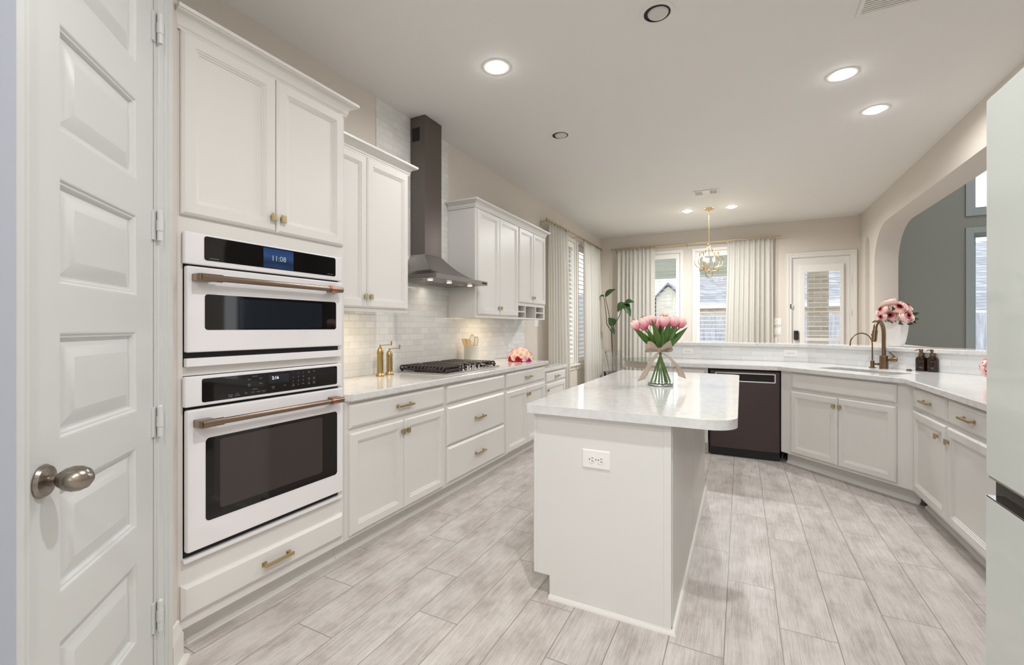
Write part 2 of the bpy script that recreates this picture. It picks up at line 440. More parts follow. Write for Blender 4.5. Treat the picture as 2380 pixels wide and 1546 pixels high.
def ellip(bm, c, r, nu=16, nv=10, R=None):
    c = Vector(c)
    prof = []
    for j in range(nv+1):
        t = PI*j/nv; prof.append((math.sin(t), -math.cos(t)))
    loops = []
    for rr, h in prof:
        lp = []
        for k in range(nu):
            p = Vector((rr*math.cos(2*PI*k/nu)*r[0], rr*math.sin(2*PI*k/nu)*r[1], h*r[2]))
            if R: p = R @ p
            lp.append(bm.verts.new(c+p))
        loops.append(lp)
    for i in range(nv):
        for k in range(nu): bm.faces.new([loops[i][k], loops[i][(k+1) % nu], loops[i+1][(k+1) % nu], loops[i+1][k]])
    bmesh.ops.remove_doubles(bm, verts=loops[0]+loops[-1], dist=1e-6)
    return bm
def bez(p0, p1, p2, p3, n=12):
    p0, p1, p2, p3 = map(Vector, (p0, p1, p2, p3)); o = []
    for i in range(n+1):
        t = i/n; o.append(p0*(1-t)**3 + p1*3*t*(1-t)**2 + p2*3*t*t*(1-t) + p3*t**3)
    return o
def text_bm(bm, s, size, at, xdir, updir, depth=0.0004, align='CENTER'):
    """lettering as thin mesh glyphs"""
    cu = bpy.data.curves.new('glyphs', 'FONT'); cu.body = s; cu.size = size; cu.align_x = align; cu.align_y = 'CENTER'; cu.extrude = depth; cu.resolution_u = 2
    ob = bpy.data.objects.new('glyphs', cu); C.objects.link(ob)
    dg = bpy.context.evaluated_depsgraph_get(); dg.update()
    me = bpy.data.meshes.new_from_object(ob.evaluated_get(dg))
    bpy.data.objects.remove(ob); bpy.data.curves.remove(cu)
    x = Vector(xdir).normalized(); u = Vector(updir).normalized(); nn = x.cross(u)
    mt = Matrix((x, u, nn)).transposed().to_4x4(); mt.translation = Vector(at)
    me.transform(mt); bm.from_mesh(me); bpy.data.meshes.remove(me); return bm

# ------------------------------------------------------------------ object helpers
def tag(o, label=None, cat=None, group=None, kind=None):
    if label: o['label'] = label
    if cat: o['category'] = cat
    if group: o['group'] = group
    if kind: o['kind'] = kind
    return o
def T(name, label, cat, loc=(0, 0, 0), rz=0.0, group=None, kind=None):
    o = bpy.data.objects.new(name, None); C.objects.link(o); o.empty_display_size = 0.1
    o.location = loc; o.rotation_euler = (0, 0, math.radians(rz))
    return tag(o, label, cat, group, kind)
def root_matrix(o):
    while o.parent: o = o.parent
    return Matrix.Translation(o.location) @ o.rotation_euler.to_matrix().to_4x4()
def P(name, bm, m, parent=None, label=None, world=False, ang=32, bev=0.0, solid=0.0, origin=None):
    if world and parent: bmesh.ops.transform(bm, matrix=root_matrix(parent).inverted(), verts=bm.verts)
    if origin is not None: bmesh.ops.transform(bm, matrix=Matrix.Translation(-Vector(origin)), verts=bm.verts)
    me = bpy.data.meshes.new(name)
    bmesh.ops.recalc_face_normals(bm, faces=bm.faces)
    bm.to_mesh(me); bm.free()
    me.materials.append(M[m])
    for p in me.polygons: p.use_smooth = True
    me.set_sharp_from_angle(angle=math.radians(ang))
    o = bpy.data.objects.new(name, me); C.objects.link(o)
    if origin is not None: o.location = origin
    if parent: o.parent = parent
    if label: o['label'] = label
    if solid:
        s = o.modifiers.new('thickness', 'SOLIDIFY'); s.thickness = solid; s.offset = 0
    if bev:
        b = o.modifiers.new('soft_edge', 'BEVEL'); b.width = bev; b.segments = 2; b.limit_method = 'ANGLE'; b.angle_limit = math.radians(40)
    if ang <= 40 and not solid:
        w_ = o.modifiers.new('weighted_normals', 'WEIGHTED_NORMAL'); w_.keep_sharp = True; w_.weight = 100
    return o
def ONE(name, bm, m, label, cat, origin=(0, 0, 0), group=None, **kw):
    return tag(P(name, bm, m, origin=origin, **kw), label, cat, group)
def STRUCT(name, bm, m, **kw):
    return tag(P(name, bm, m, **kw), kind='structure')
def dup(root, loc, rz=None, label=None, group=None):
    r = root.copy(); C.objects.link(r); r.location = loc
    if rz is not None: r.rotation_euler = (0, 0, math.radians(rz))
    if label: r['label'] = label
    if group: r['group'] = group
    for ch in list(root.children):
        c = ch.copy(); C.objects.link(c); c.parent = r
        for g in list(ch.children):
            d = g.copy(); C.objects.link(d); d.parent = c
    return r
def lamp(name, kind, loc, power, color=(1, 1, 1), size=0.1, parent=None, rot=(0, 0, 0), spread=None, shape='DISK', size_y=None):
    l = bpy.data.lights.new(name, kind); l.energy = power; l.color = color
    if kind == 'AREA':
        l.shape = shape; l.size = size
        if size_y: l.size_y = size_y
        if spread: l.spread = math.radians(spread)
    else: l.shadow_soft_size = size
    o = bpy.data.objects.new(name, l); C.objects.link(o); o.location = loc; o.rotation_euler = rot
    if parent: o.parent = parent
    return o
# ================================================================== THE SETTING
YX = lambda off: (lambda a, b, h: (h, a, b))          # outline in (Y, Z), depth along X
def wall_yz(name, x0, x1, outline, holes, m='wall_paint'):
    return STRUCT(name, prism(BM(), outline, x0, x1, lambda a, b, h: (h, a, b), holes), m)
def wall_xz(name, y0, y1, outline, holes, m='wall_paint'):
    return STRUCT(name, prism(BM(), outline, y0, y1, lambda a, b, h: (a, h, b), holes), m)
R4 = lambda a0, b0, a1, b1: [(a0, b0), (a1, b0), (a1, b1), (a0, b1)]

STRUCT('floor', box(BM(), -2.7, -3.65, -0.12, 7.6, 9.15, 0.0), 'floor_planks')
STRUCT('ceiling', box(BM(), -2.7, -3.65, CE, RXO, 9.15, CE+0.12), 'ceiling_paint')
STRUCT('ceiling', box(BM(), RXO, -3.65, 5.6, 7.6, 9.15, 5.7), 'ceiling_paint')
WL = [(6.45, 7.33), (7.50, 8.38)]; WZ0, WZ1 = 0.66, 2.72
wall_yz('wall_left', WX-0.15, WX, R4(0.5, 0, 9.15, CE), [R4(a, WZ0, b, WZ1) for a, b in WL])
WB = [(-1.90, -1.015), (-0.75, 0.135)]
wall_xz('wall_back', BY, BY+0.15, [(WX, 0), (0.76, 0), (0.76, 2.46), (1.575, 2.46), (1.575, 0), (RXO, 0), (RXO, CE), (WX, CE)], [R4(a, WZ0, b, 2.68) for a, b in WB])
wall_xz('wall_great_room', BY, BY+0.15, R4(RXO, 0, 7.6, 5.6), [R4(3.016, 0.45, 4.9, 2.66), R4(3.016, 3.0, 4.9, 4.4)], 'great_room_paint')
wall_yz('wall_great_room_side', 7.45, 7.6, R4(-3.65, 0, 9.0, 5.6), [R4(3.0, 0.5, 7.0, 2.7)], 'great_room_paint')
wall_yz('wall_upper', RX, RXO, R4(-3.65, CE+.12, 9.15, 5.6), [], 'great_room_paint')
def arch(y0, y1, z0, z1, ry, rz, n=14):
    p = [(y0, z0), (y1, z0)]
    for k in range(n+1):
        t = PI/2*k/n; p.append((y1-ry+ry*math.cos(t), z1-rz+rz*math.sin(t)))
    for k in range(n+1):
        t = PI/2+PI/2*k/n; p.append((y0+ry+ry*math.cos(t), z1-rz+rz*math.sin(t)))
    return p
o = wall_yz('wall_right', RX, RXO, R4(-3.65, 0, 9.0, CE), [arch(3.2, 8.138, 1.05, 2.69, 0.62, 0.52)])
o.modifiers.clear()
b = o.modifiers.new('rounded_corner', 'BEVEL'); b.width = 0.022; b.segments = 3; b.limit_method = 'ANGLE'; b.angle_limit = math.radians(50)
# slim arched niche: front layer carries the arch, a darker shaded pocket behind it is real depth
bm = prism(BM(), R4(8.30, 0.9, 8.78, 2.80), RX-0.004, RX, lambda a, b, h: (h, a, b), [arch(8.41, 8.667, 0.95, 2.645, 0.128, 0.14)])
bm.free()
wall_xz('wall_near', -3.65, -3.5, R4(-1.45, 0, 7.6, 5.6), [R4(-0.9, 0.9, 1.4, 2.5)])
wall_yz('wall_pantry_side', -1.45, -1.284, R4(-3.65, 0, 0.3445, CE), [], 'wall_daylight_tint')

# slim arched recess on the right wall, cut as a real pocket with a boolean
bm = prism(BM(), arch(8.41, 8.667, 0.10, 2.645, 0.128, 0.14), RX-0.05, RX+0.17, lambda a, b, h: (h, a, b))
bmesh.ops.recalc_face_normals(bm, faces=bm.faces)
me = bpy.data.meshes.new('recess'); bm.to_mesh(me); bm.free(); cut = bpy.data.objects.new('recess', me); C.objects.link(cut)
bo = o.modifiers.new('recess', 'BOOLEAN'); bo.object = cut; bo.operation = 'DIFFERENCE'; bo.solver = 'EXACT'
o.modifiers.move(1, 0)
dg = bpy.context.evaluated_depsgraph_get(); dg.update()
nm = bpy.data.meshes.new_from_object(o.evaluated_get(dg)); o.modifiers.clear(); o.data = nm
for p in nm.polygons: p.use_smooth = True
nm.set_sharp_from_angle(angle=math.radians(32))
bpy.data.objects.remove(cut)

# pony wall carrying the bar ledge, and its tile
PK = (0.63, 5.69)
STRUCT('wall_peninsula', prism(BM(), [(-0.87, 5.69), PK, (RX, 4.63), (RX, 4.83), (0.688, 5.83), (-0.87, 5.83)], 0, 1.065, lambda a, b, h: (a, b, h)), 'wall_paint')
STRUCT('wall_peninsula_tile', box(BM(), -0.87, 5.682, 0.915, 0.627, 5.69, 1.066), 'tile_bar')
STRUCT('wall_peninsula_tile', prism(BM(), [(0.627, 5.682), (0.63, 5.69), (RX, 4.63), (RX, 4.619)], 0.915, 1.066), 'tile_bar_angled')
# subway tile on the left wall: the strip under the cabinets and the column behind the hood
STRUCT('wall_left_tile', prism(BM(), [(1.76, 0.915), (5.34, 0.915), (5.34, 1.40), (3.613, 1.40), (3.613, CE), (2.644, CE), (2.644, 1.40), (1.76, 1.40)],
       WX, WX+0.008, lambda a, b, h: (h, a, b)), 'tile_left')

# ---- windows (local frame: x along the wall, y into the wall, origin at the opening's left edge on the wall face)
def window(n, loc, rz, w, z0, z1, shutter=True, tilt=8.0, cas=0.055, sill=True, m='trim_white', stile=0.06, midrail=False):
    t = T('window_%d' % n, None, None, loc, rz, kind='structure')
    bm = BM(); c = cas
    for x0, x1, a, b_ in ((-c, 0, z0-(0 if sill else c), z1+c), (w, w+c, z0-(0 if sill else c), z1+c), (0, w, z1, z1+c)):
        box(bm, x0, -0.02, a, x1, 0.0, b_, 0.003)
    if not sill: box(bm, 0, -0.02, z0-c, w, 0, z0, 0.003)
    P('casing', bm, m, t)
    bm = BM()                                     # reveal
    box(bm, 0, 0, z0, 0.012, 0.13, z1); box(bm, w-0.012, 0, z0, w, 0.13, z1); box(bm, 0.012, 0, z1-0.012, w-0.012, 0.13, z1); box(bm, 0.012, 0, z0, w-0.012, 0.13, z0+0.012)
    P('reveal', bm, m, t)
    if sill:
        bm = BM(); box(bm, -c-0.03, -0.055, z0-0.03, w+c+0.03, 0.0, z0, 0.006); P('sill', bm, m, t)
        bm = BM(); box(bm, -c, -0.018, z0-0.10, w+c, 0.0, z0-0.03, 0.004); P('apron', bm, m, t)
    if shutter:
        bm = BM(); s = stile; a0, a1 = 0.014, w-0.014; b0, b1 = z0+0.014, z1-0.014
        box(bm, a0, -0.012, b0, a0+s, 0.018, b1, 0.003); box(bm, a1-s, -0.012, b0, a1, 0.018, b1, 0.003)
        box(bm, a0+s, -0.012, b0, a1-s, 0.018, b0+0.085, 0.003); box(bm, a0+s, -0.012, b1-0.085, a1-s, 0.018, b1, 0.003)
        P('shutter_frame', bm, 'louver_white', t)
        bm = BM(); L0, L1 = b0+0.09, b1-0.09; k = int((L1-L0)/0.0755); pit = (L1-L0)/k; ta = math.radians(tilt)
        for i in range(k):
            zc = L0+pit*(i+0.5); hw = 0.036; th = 0.0055
            q = []
            for (u, v) in ((-hw, 0), (-hw*0.5, th), (hw*0.5, th), (hw, 0), (hw*0.5, -th), (-hw*0.5, -th)):
                q.append((0.004+u*math.cos(ta)-v*math.sin(ta), zc+u*math.sin(ta)+v*math.cos(ta)))
            prism(bm, q, a0+s+0.002, a1-s-0.002, lambda a, b, h: (h, a, b))
        P('louvers', bm, 'louver_white', t)
    bm = BM(); f = 0.04
    box(bm, 0.012, 0.075, z0+0.012, 0.012+f, 0.115, z1-0.012); box(bm, w-0.012-f, 0.075, z0+0.012, w-0.012, 0.115, z1-0.012)
    box(bm, 0.012+f, 0.075, z0+0.012, w-0.012-f, 0.115, z0+0.012+f); box(bm, 0.012+f, 0.075, z1-0.012-f, w-0.012-f, 0.115, z1-0.012)
    P('sash', bm, m, t)
    bm = BM(); box(bm, 0.012+f, 0.093, z0+0.012+f, w-0.012-f, 0.097, z1-0.012-f); P('pane', bm, 'pane_glass', t)
    return t
for i, (a, b) in enumerate(WL): window(1+i, (WX, a, 0), 90, b-a, WZ0, WZ1, tilt=34)
for i, (a, b) in enumerate(WB): window(3+i, (a, BY, 0), 0, b-a, WZ0, 2.68, tilt=4)
window(5, (3.016, BY, 0), 0, 1.884, 0.45, 2.66, shutter=False, cas=0.085, sill=False, m='great_room_trim')
window(6, (3.016, BY, 0), 0, 1.884, 3.0, 4.4, shutter=False, cas=0.085, sill=False, m='great_room_trim')
window(8, (7.45, 7.0, 0), -90, 4.0, 0.5, 2.7, shutter=False)  # unseen window added to let more daylight into the great room
window(7, (1.4, -3.5, 0), 180, 2.3, 0.9, 2.5, shutter=False)

# ---- pantry wall (45 degrees) with its six-panel door
PC = (-1.905, 0.94, 0.0)
tp = T('wall_pantry', None, None, PC, 135, kind='structure')
bm = prism(BM(), [(-0.862, 0), (-0.806, 0), (-0.806, 2.445), (-0.198, 2.445), (-0.198, 0), (0, 0), (0, CE), (-0.862, CE)], 0.0, 0.12, lambda a, b, h: (a, h, b))
P('surface', bm, 'wall_paint', tp)
td = T('door_1', None, None, PC, 135, kind='structure')
bm = BM()
for w0, w1, d in ((0.0, 1.0, -0.010), (0.0, 0.62, -0.014), (0.12, 0.42, -0.018)):
    box(bm, -0.079-0.107*w1, d, 0, -0.079-0.107*w0, 0.0, 2.56, 0.002)
box(bm, -0.862, -0.012, 0, -0.810, 0.0, 2.56, 0.002); box(bm, -0.862, -0.016, 0, -0.832, -0.012, 2.56, 0.002)
box(bm, -0.810, -0.014, 2.455, -0.186, 0.0, 2.56, 0.003)
P('casing', bm, 'door_white', td)
bm = BM(); box(bm, -0.198, -0.002, 0, -0.186, 0.11, 2.455); box(bm, -0.810, -0.002, 0, -0.806, 0.11, 2.455); box(bm, -0.806, -0.002, 2.443, -0.198, 0.11, 2.455)
P('jamb', bm, 'door_white', td)
bm = BM(); xl, xr, pl, pr_ = -0.804, -0.200, -0.688, -0.313
pz = [(1.016+0.364*k, 1.269+0.364*k) for k in (-2, -1, 0, 1, 2, 3)]
box(bm, xl, 0.002, 0.008, pl, 0.037, 2.442); box(bm, pr_, 0.002, 0.008, xr, 0.037, 2.442)
zz = [0.008] + [v for p in pz for v in p] + [2.442]
for i in range(0, len(zz), 2): box(bm, pl, 0.002, zz[i], pr_, 0.037, zz[i+1])
P('slab', bm, 'door_white', td)
for a, b in pz:
    P('panel', rings(BM(), pl, a, pr_, b, [(0, 0.002), (0.004, 0.003), (0.009, 0.0075), (0.013, 0.008), (0.018, 0.017), (0.023, 0.0175), (0.061, 0.0045), (0.063, 0.0045)]), 'door_white', td, ang=20)
for z in (2.298, 1.626, 0.96, 0.298):
    h = P('hinge', box(BM(), -0.212, -0.0045, z-0.05, -0.182, 0.002, z+0.05, 0.001), 'door_white', td)
    P('knuckle', lathe(lathe(BM(), [(0.0085, -0.05), (0.0085, 0.05), (0.004, 0.056)], (-0.192, -0.015, z), 12), [(0.0105, -0.017), (0.0105, 0.017)], (-0.192, -0.015, z), 12), 'door_white', h)
kb = P('rosette', lathe(BM(), [(0.036, 0.0), (0.037, 0.003), (0.033, 0.010), (0.018, 0.014), (0.014, 0.016)], (-0.747, 0.002, 0.938), 32, (0, -1, 0)), 'nickel', td)
P('knob', lathe(BM(), [(0.012, 0.012), (0.012, 0.026), (0.016, 0.030), (0.0245, 0.042), (0.0285, 0.056), (0.0275, 0.070), (0.0215, 0.083), (0.010, 0.091), (0.002, 0.093)], (-0.747, 0.002, 0.938), 32, (0, -1, 0)), 'nickel', kb)
P('strike', box(BM(), -0.8065, -0.004, 0.905, -0.8035, 0.004, 0.965), 'dark_interior', td)
# baseboards
BPROF = [(0, 0), (0.016, 0), (0.016, 0.105), (0.012, 0.115), (0.012, 0.128), (0.006, 0.140), (0.006, 0.160), (0, 0.165)]
QPROF = [(0, 0), (0.017, 0), (0.016, 0.008), (0.010, 0.016), (0, 0.019)]
def pw(x, y): c = math.sqrt(0.5); return (PC[0]-c*x-c*y, PC[1]+c*x-c*y)
bm = sweep(BM(), BPROF, [pw(-0.079, 0), pw(0, 0), pw(0, 0.03)], out=1)
bs = STRUCT('baseboard_pantry', bm, 'trim_white')
sweep_q = sweep(BM(), [(o+0.016, u) for o, u in QPROF], [pw(-0.079, 0), pw(0, 0), pw(0, 0.03)], out=1)
STRUCT('baseboard_pantry', sweep_q, 'trim_white')
STRUCT('baseboard_left', sweep(BM(), BPROF, [(WX, 4.62), (WX, 8.99)], out=1), 'trim_white')
STRUCT('baseboard_back', sweep(BM(), BPROF, [(WX, BY), (0.68, BY)], out=1), 'trim_white')
STRUCT('baseboard_right', sweep(BM(), BPROF, [(RX, 9.0), (RX, 4.9)], out=1), 'trim_white')

# ---- back door with its own shuttered light
tb = T('door_2', None, None, (0.76, BY, 0), 0, kind='structure')
bm = BM(); W = 0.815; c = 0.072
for x0, x1, z0, z1 in ((-c, 0, 0, 2.46+c), (W, W+c, 0, 2.46+c), (0, W, 2.46, 2.46+c)):
    box(bm, x0, -0.016, z0, x1, 0, z1, 0.003)
for x0, x1, z0, z1 in ((-c, -c*0.55, 0, 2.46+c), (W+c*0.55, W+c, 0, 2.46+c), (-c*0.55, W+c*0.55, 2.46+c*0.55, 2.46+c)):
    box(bm, x0, -0.024, z0, x1, -0.016, z1, 0.003)
P('casing', bm, 'trim_white', tb)
bm = BM(); box(bm, 0, 0, 0, 0.012, 0.15, 2.46); box(bm, W-0.012, 0, 0, W, 0.15, 2.46); box(bm, 0.012, 0, 2.448, W-0.012, 0.15, 2.46); P('jamb', bm, 'trim_white', tb)
bm = prism(BM(), R4(0.014, 0.008, W-0.014, 2.445), 0.012, 0.055, lambda a, b, h: (a, h, b), [R4(0.165, 0.95, 0.69, 2.23)])
P('slab', bm, 'trim_white', tb)
bm = prism(BM(), R4(0.115, 0.88, 0.715, 2.325), -0.022, 0.012, lambda a, b, h: (a, h, b), [R4(0.185, 1.105, 0.668, 2.205), R4(0.185, 0.93, 0.668, 1.055)])
P('shutter_frame', bm, 'louver_white', tb, bev=0.003)
bm = BM()
k = 14
for i in range(k):
    zc = 1.105 + (2.205-1.105)*(i+0.5)/k
    prism(bm, [(-0.03, zc-0.002), (-0.015, zc+0.004), (0.01, zc+0.004), (0.022, zc), (0.01, zc-0.004), (-0.015, zc-0.005)], 0.187, 0.666, lambda a, b, h: (h, a+0.0, b))
P('louvers', bm, 'louver_white', tb)
P('pane', box(BM(), 0.165, 0.032, 0.95, 0.69, 0.036, 2.23), 'pane_glass', tb)
for z in (2.05, 1.52, 0.3):
    P('hinge', lathe(box(BM(), W-0.012, -0.018, z-0.05, W+0.004, -0.012, z+0.05), [(0.008, -0.05), (0.008, 0.05)], (W-0.006, -0.02, z), 10), 'louver_white', tb)
kp = P('smart_lock', box(BM(), 0.03, -0.022, 1.07, 0.098, 0.012, 1.225, 0.012), 'pot_black', tb, 'black keypad lock with grey lower half')
P('lock_plate', box(BM(), 0.032, -0.026, 1.072, 0.096, -0.018, 1.155, 0.008), 'black_steel', kp)
sn = P('contact_sensor', box(BM(), -0.022, -0.028, 1.60, -0.006, -0.012, 1.675, 0.002), 'plastic_dark', tb, 'small dark door contact sensor')
P('sensor_cap', box(BM(), -0.004, -0.026, 1.61, 0.012, -0.010, 1.67, 0.003), 'plastic_white', sn)
# ================================================================== CABINETRY
# local frame of every cabinet: x along the front (left to right), y into the cabinet, origin at the face frame's left foot
DOORP = [(0, 0), (0, -0.011), (0.003, -0.015), (0.011, -0.021), (0.050, -0.021), (0.052, -0.0175), (0.058, -0.0165), (0.060, -0.0125), (0.066, -0.0115), (0.068, -0.0075), (0.070, -0.0075)]
DRAWP = [(0, 0), (0, -0.010), (0.003, -0.013), (0.015, -0.021), (0.017, -0.021)]
def add_knob(door, x, z):
    bm = BM(); box(bm, x-0.007, -0.034, z-0.010, x+0.007, -0.019, z+0.010); box(bm, x-0.013, -0.041, z-0.017, x+0.013, -0.034, z+0.017, 0.0015)
    P('knob', bm, 'brass', door)
def add_pull(dr, x, z, L=0.145):
    bm = BM()
    for s in (-1, 1):
        xx = x+s*(L/2-0.012); box(bm, xx-0.011, -0.025, z-0.010, xx+0.011, -0.019, z+0.010, 0.001); box(bm, xx-0.0055, -0.047, z-0.006, xx+0.0055, -0.025, z+0.006)
    box(bm, x-L/2, -0.052, z-0.007, x+L/2, -0.041, z+0.007, 0.0015)
    P('pull', bm, 'brass', dr)
def door(t, x0, z0, x1, z1, knob=None):
    d = P('door', rings(BM(), x0, z0, x1, z1, DOORP), 'cabinet_white', t, ang=15)
    if knob: add_knob(d, *knob)
    return d
def drawer(t, x0, z0, x1, z1, pull=True, name='drawer'):
    d = P(name, rings(BM(), x0, z0, x1, z1, DRAWP), 'cabinet_white', t, ang=15)
    if pull: add_pull(d, (x0+x1)/2, (z0+z1)/2)
    return d
def base(label, loc, rz, w, depth, top=0.872, toe=0.08, group=None, shoe=True, toe_h=0.11, ends=(0, 0)):
    t = T('base_cabinet', label, 'cabinet', loc, rz, group)
    P('body', box(BM(), 0, 0, toe_h, w, depth, top), 'cabinet_white', t)
    bm = BM(); box(bm, 0+ends[0], toe, 0, w-ends[1], depth, toe_h)
    if shoe: prism(bm, [(toe, 0), (toe, 0.02), (toe-0.008, 0.016), (toe-0.016, 0.006), (toe-0.017, 0)], ends[0], w-ends[1], lambda a, b, h: (h, a, b))
    P('toe_kick', bm, 'cabinet_white', t)
    return t
CROWN = [(0, 0), (0.010, 0), (0.010, 0.009), (0.0145, 0.013), (0.016, 0.020)] + [(0.046-0.030*math.cos(PI/2*i/6), 0.020+0.033*math.sin(PI/2*i/6)) for i in range(1, 7)] + [(0.050, 0.054), (0.052, 0.058), (0.058, 0.059), (0.058, 0.073), (0, 0.073)]

# ---- tall oven cabinet
Y0 = 0.945
toc = T('tall_oven_cabinet', 'tall white cabinet housing the two stacked white wall ovens', 'cabinet', (XF, Y0, 0), 90)
W = 1.762-Y0
bm = BM()
for z0, z1 in ((0.11, 0.384), (1.0905, 1.1255), (1.653, 2.425)): box(bm, 0.0, 0, z0, W, 0.60, z1)
for z0, z1 in ((0.384, 1.0905), (1.1255, 1.653)): box(bm, 0, 0, z0, 0.0205, 0.60, z1); box(bm, 0.7735, 0, z0, W, 0.60, z1); box(bm, 0.0205, 0.55, z0, 0.7735, 0.60, z1)
P('body', bm, 'cabinet_white', toc)
bm = box(BM(), 0.0, 0.08, 0, W, 0.6, 0.11); prism(bm, [(0.08, 0), (0.08, 0.02), (0.072, 0.016), (0.064, 0.006), (0.063, 0)], 0, W, lambda a, b, h: (h, a, b)); P('toe_kick', bm, 'cabinet_white', toc)
P('crown_moulding', sweep(BM(), CROWN, [(-0.02, 0), (W, 0), (W, 0.60)], 2.425, 1), 'cabinet_white', toc)
door(toc, 0.008, 1.716, 0.4035, 2.425, (0.381, 1.782)); door(toc, 0.4065, 1.716, 0.802, 2.425, (0.429, 1.782))
drawer(toc, 0.008, 0.153, 0.797, 0.283)

# ---- base cabinets on the left wall
def lb(y0, y1, label, **k): return base(label, (XF, y0, 0), 90, y1-y0, 0.585, **k)
t = lb(1.764, 2.694, 'white base cabinet with one wide drawer beside the oven tower')
drawer(t, 0.028, 0.722, 0.906, 0.856); door(t, 0.028, 0.132, 0.471, 0.697, (0.449, 0.625)); door(t, 0.474, 0.132, 0.910, 0.697, (0.497, 0.625))
t = lb(2.694, 3.624, 'white base cabinet of three plain drawers beneath the gas cooktop')
drawer(t, 0.022, 0.722, 0.904, 0.852, False, 'false_front'); drawer(t, 0.022, 0.412, 0.904, 0.694); drawer(t, 0.022, 0.137, 0.908, 0.400)
t = lb(3.624, 4.578, 'white base cabinet right of the cooktop with drawer over two doors')
drawer(t, 0.024, 0.718, 0.930, 0.856); door(t, 0.024, 0.122, 0.476, 0.688, (0.455, 0.615)); door(t, 0.479, 0.122, 0.930, 0.688, (0.500, 0.615))
t = base('low white desk cabinet below counter height, beside the long curtain', (-2.218, 5.22, 0), 90, 0.815, 0.135, top=0.720, toe=0.05)
drawer(t, 0.10, 0.574, 0.795, 0.690); door(t, 0.10, 0.122, 0.795, 0.548, (0.135, 0.475))

# ---- wall cabinets on the left wall (door face at x = -2.2)
XU = -2.221; UD = WX - XU
def upper(y0, y1, z0, z1, label):
    t = T('upper_cabinet', label, 'cabinet', (XU, y0, 0), 90); P('body', box(BM(), 0, 0.02, z0+0.022, y1-y0, -UD-0.009, z1), 'cabinet_white', t); P('face_frame', box(BM(), 0, 0, z0, y1-y0, 0.02, z1, 0.0015), 'cabinet_white', t); return t
t = upper(1.765, 2.650, 1.385, 2.415, 'white two-door wall cabinet between oven tower and range hood')
door(t, 0.012, 1.412, 0.455, 2.412, (0.433, 1.485)); door(t, 0.458, 1.412, 0.874, 2.412, (0.481, 1.485))
P('crown_moulding', sweep(BM(), CROWN, [(0.066, 0), (0.885, 0), (0.885, 0.30)], 2.414, 1), 'cabinet_white', t)
s = P('under_light', box(BM(), 0.15, 0.026, 1.398, 0.74, 0.046, 1.407), 'strip_glow', t)
lamp('under_cabinet_glow', 'AREA', (0.445, 0.05, 1.396), WARM_W, (1.0, 0.80, 0.52), 0.36, t, shape='RECTANGLE', size_y=0.03)
t = upper(3.618, 4.522, 1.372, 2.415, 'white two-door wall cabinet right of the range hood')
P('side_panel', box(BM(), -0.006, 0.0, 1.372, 0.0, -UD-0.009, 2.415), 'cabinet_white', t)
P('side_stile', box(BM(), -0.008, -0.004, 1.372, 0.022, 0.02, 2.415, 0.003), 'cabinet_white', t)
door(t, 0.030, 1.402, 0.449, 2.408, (0.427, 1.478)); door(t, 0.452, 1.402, 0.892, 2.408, (0.474, 1.478))
P('crown_moulding', sweep(BM(), CROWN, [(-0.006, 0.30), (-0.006, 0), (0.904, 0)], 2.414, 1), 'cabinet_white', t)
P('under_light', box(BM(), 0.15, 0.026, 1.385, 0.75, 0.046, 1.394), 'strip_glow', t)
lamp('under_cabinet_glow', 'AREA', (0.45, 0.05, 1.383), WARM_W, (1.0, 0.80, 0.52), 0.42, t, shape='RECTANGLE', size_y=0.03)
t = T('upper_cabinet', 'short white wall cabinet with open cubbyholes underneath, next to curtain', 'cabinet', (XU, 4.522, 0), 90)
W = 5.305-4.522
P('body', box(BM(), 0, 0, 1.545, W, -UD-0.009, 2.415), 'cabinet_white', t)
door(t, 0.012, 1.562, 0.388, 2.408, (0.367, 1.632)); door(t, 0.391, 1.562, 0.770, 2.408, (0.412, 1.632))
bm = BM(); e = -UD-0.009
for x0, z0, x1, z1 in ((0, 1.375, W, 1.393), (0, 1.527, W, 1.545), (0, 1.393, 0.016, 1.527), (W-0.04, 1.393, W, 1.527), (0.200, 1.393, 0.216, 1.527), (0.500, 1.393, 0.516, 1.527), (0.016, 1.452, 0.200, 1.466), (0.516, 1.452, W-0.04, 1.466)):
    box(bm, x0, 0.0, z0, x1, e, z1, 0.0015)
box(bm, 0.0, e-0.008, 1.393, W, e, 1.527); P('cubby_rack', bm, 'cabinet_white', t)
P('crown_moulding', sweep(BM(), CROWN, [(0.0, 0), (W, 0), (W, 0.30)], 2.414, 1), 'cabinet_white', t)

# ---- peninsula, sink run and right run
t = base('white cabinet left of the dark dishwasher, mostly behind the island', (-0.87, 4.976, 0), 0, 0.572, 0.70, ends=(0.0, 0.0))
drawer(t, 0.03, 0.722, 0.55, 0.856); door(t, 0.03, 0.122, 0.289, 0.697, (0.267, 0.625)); door(t, 0.292, 0.122, 0.55, 0.697, (0.314, 0.625))
c = 5.295; k = math.sqrt(0.5)
def dgp(tt, cc): return ((cc/2)+tt*k, (cc/2)-tt*k)           # point on the diagonal x+y=cc at run tt
tl = (0.335-(c-0.335))*k; tr = (1.094-(c-1.094))*k
p0 = dgp(tl, c)
t = T('base_cabinet', 'angled white sink cabinet with false drawer front under the sink', 'cabinet', (p0[0], p0[1], 0), -45); w = tr-tl
bm = BM(); box(bm, 0, 0, 0.11, w, 0.02, 0.872); box(bm, 0, 0.02, 0.11, 0.02, 0.45, 0.872); box(bm, w-0.02, 0.02, 0.11, w, 0.45, 0.872); box(bm, 0.02, 0.02, 0.11, w-0.02, 0.45, 0.13)
P('body', bm, 'cabinet_white', t)
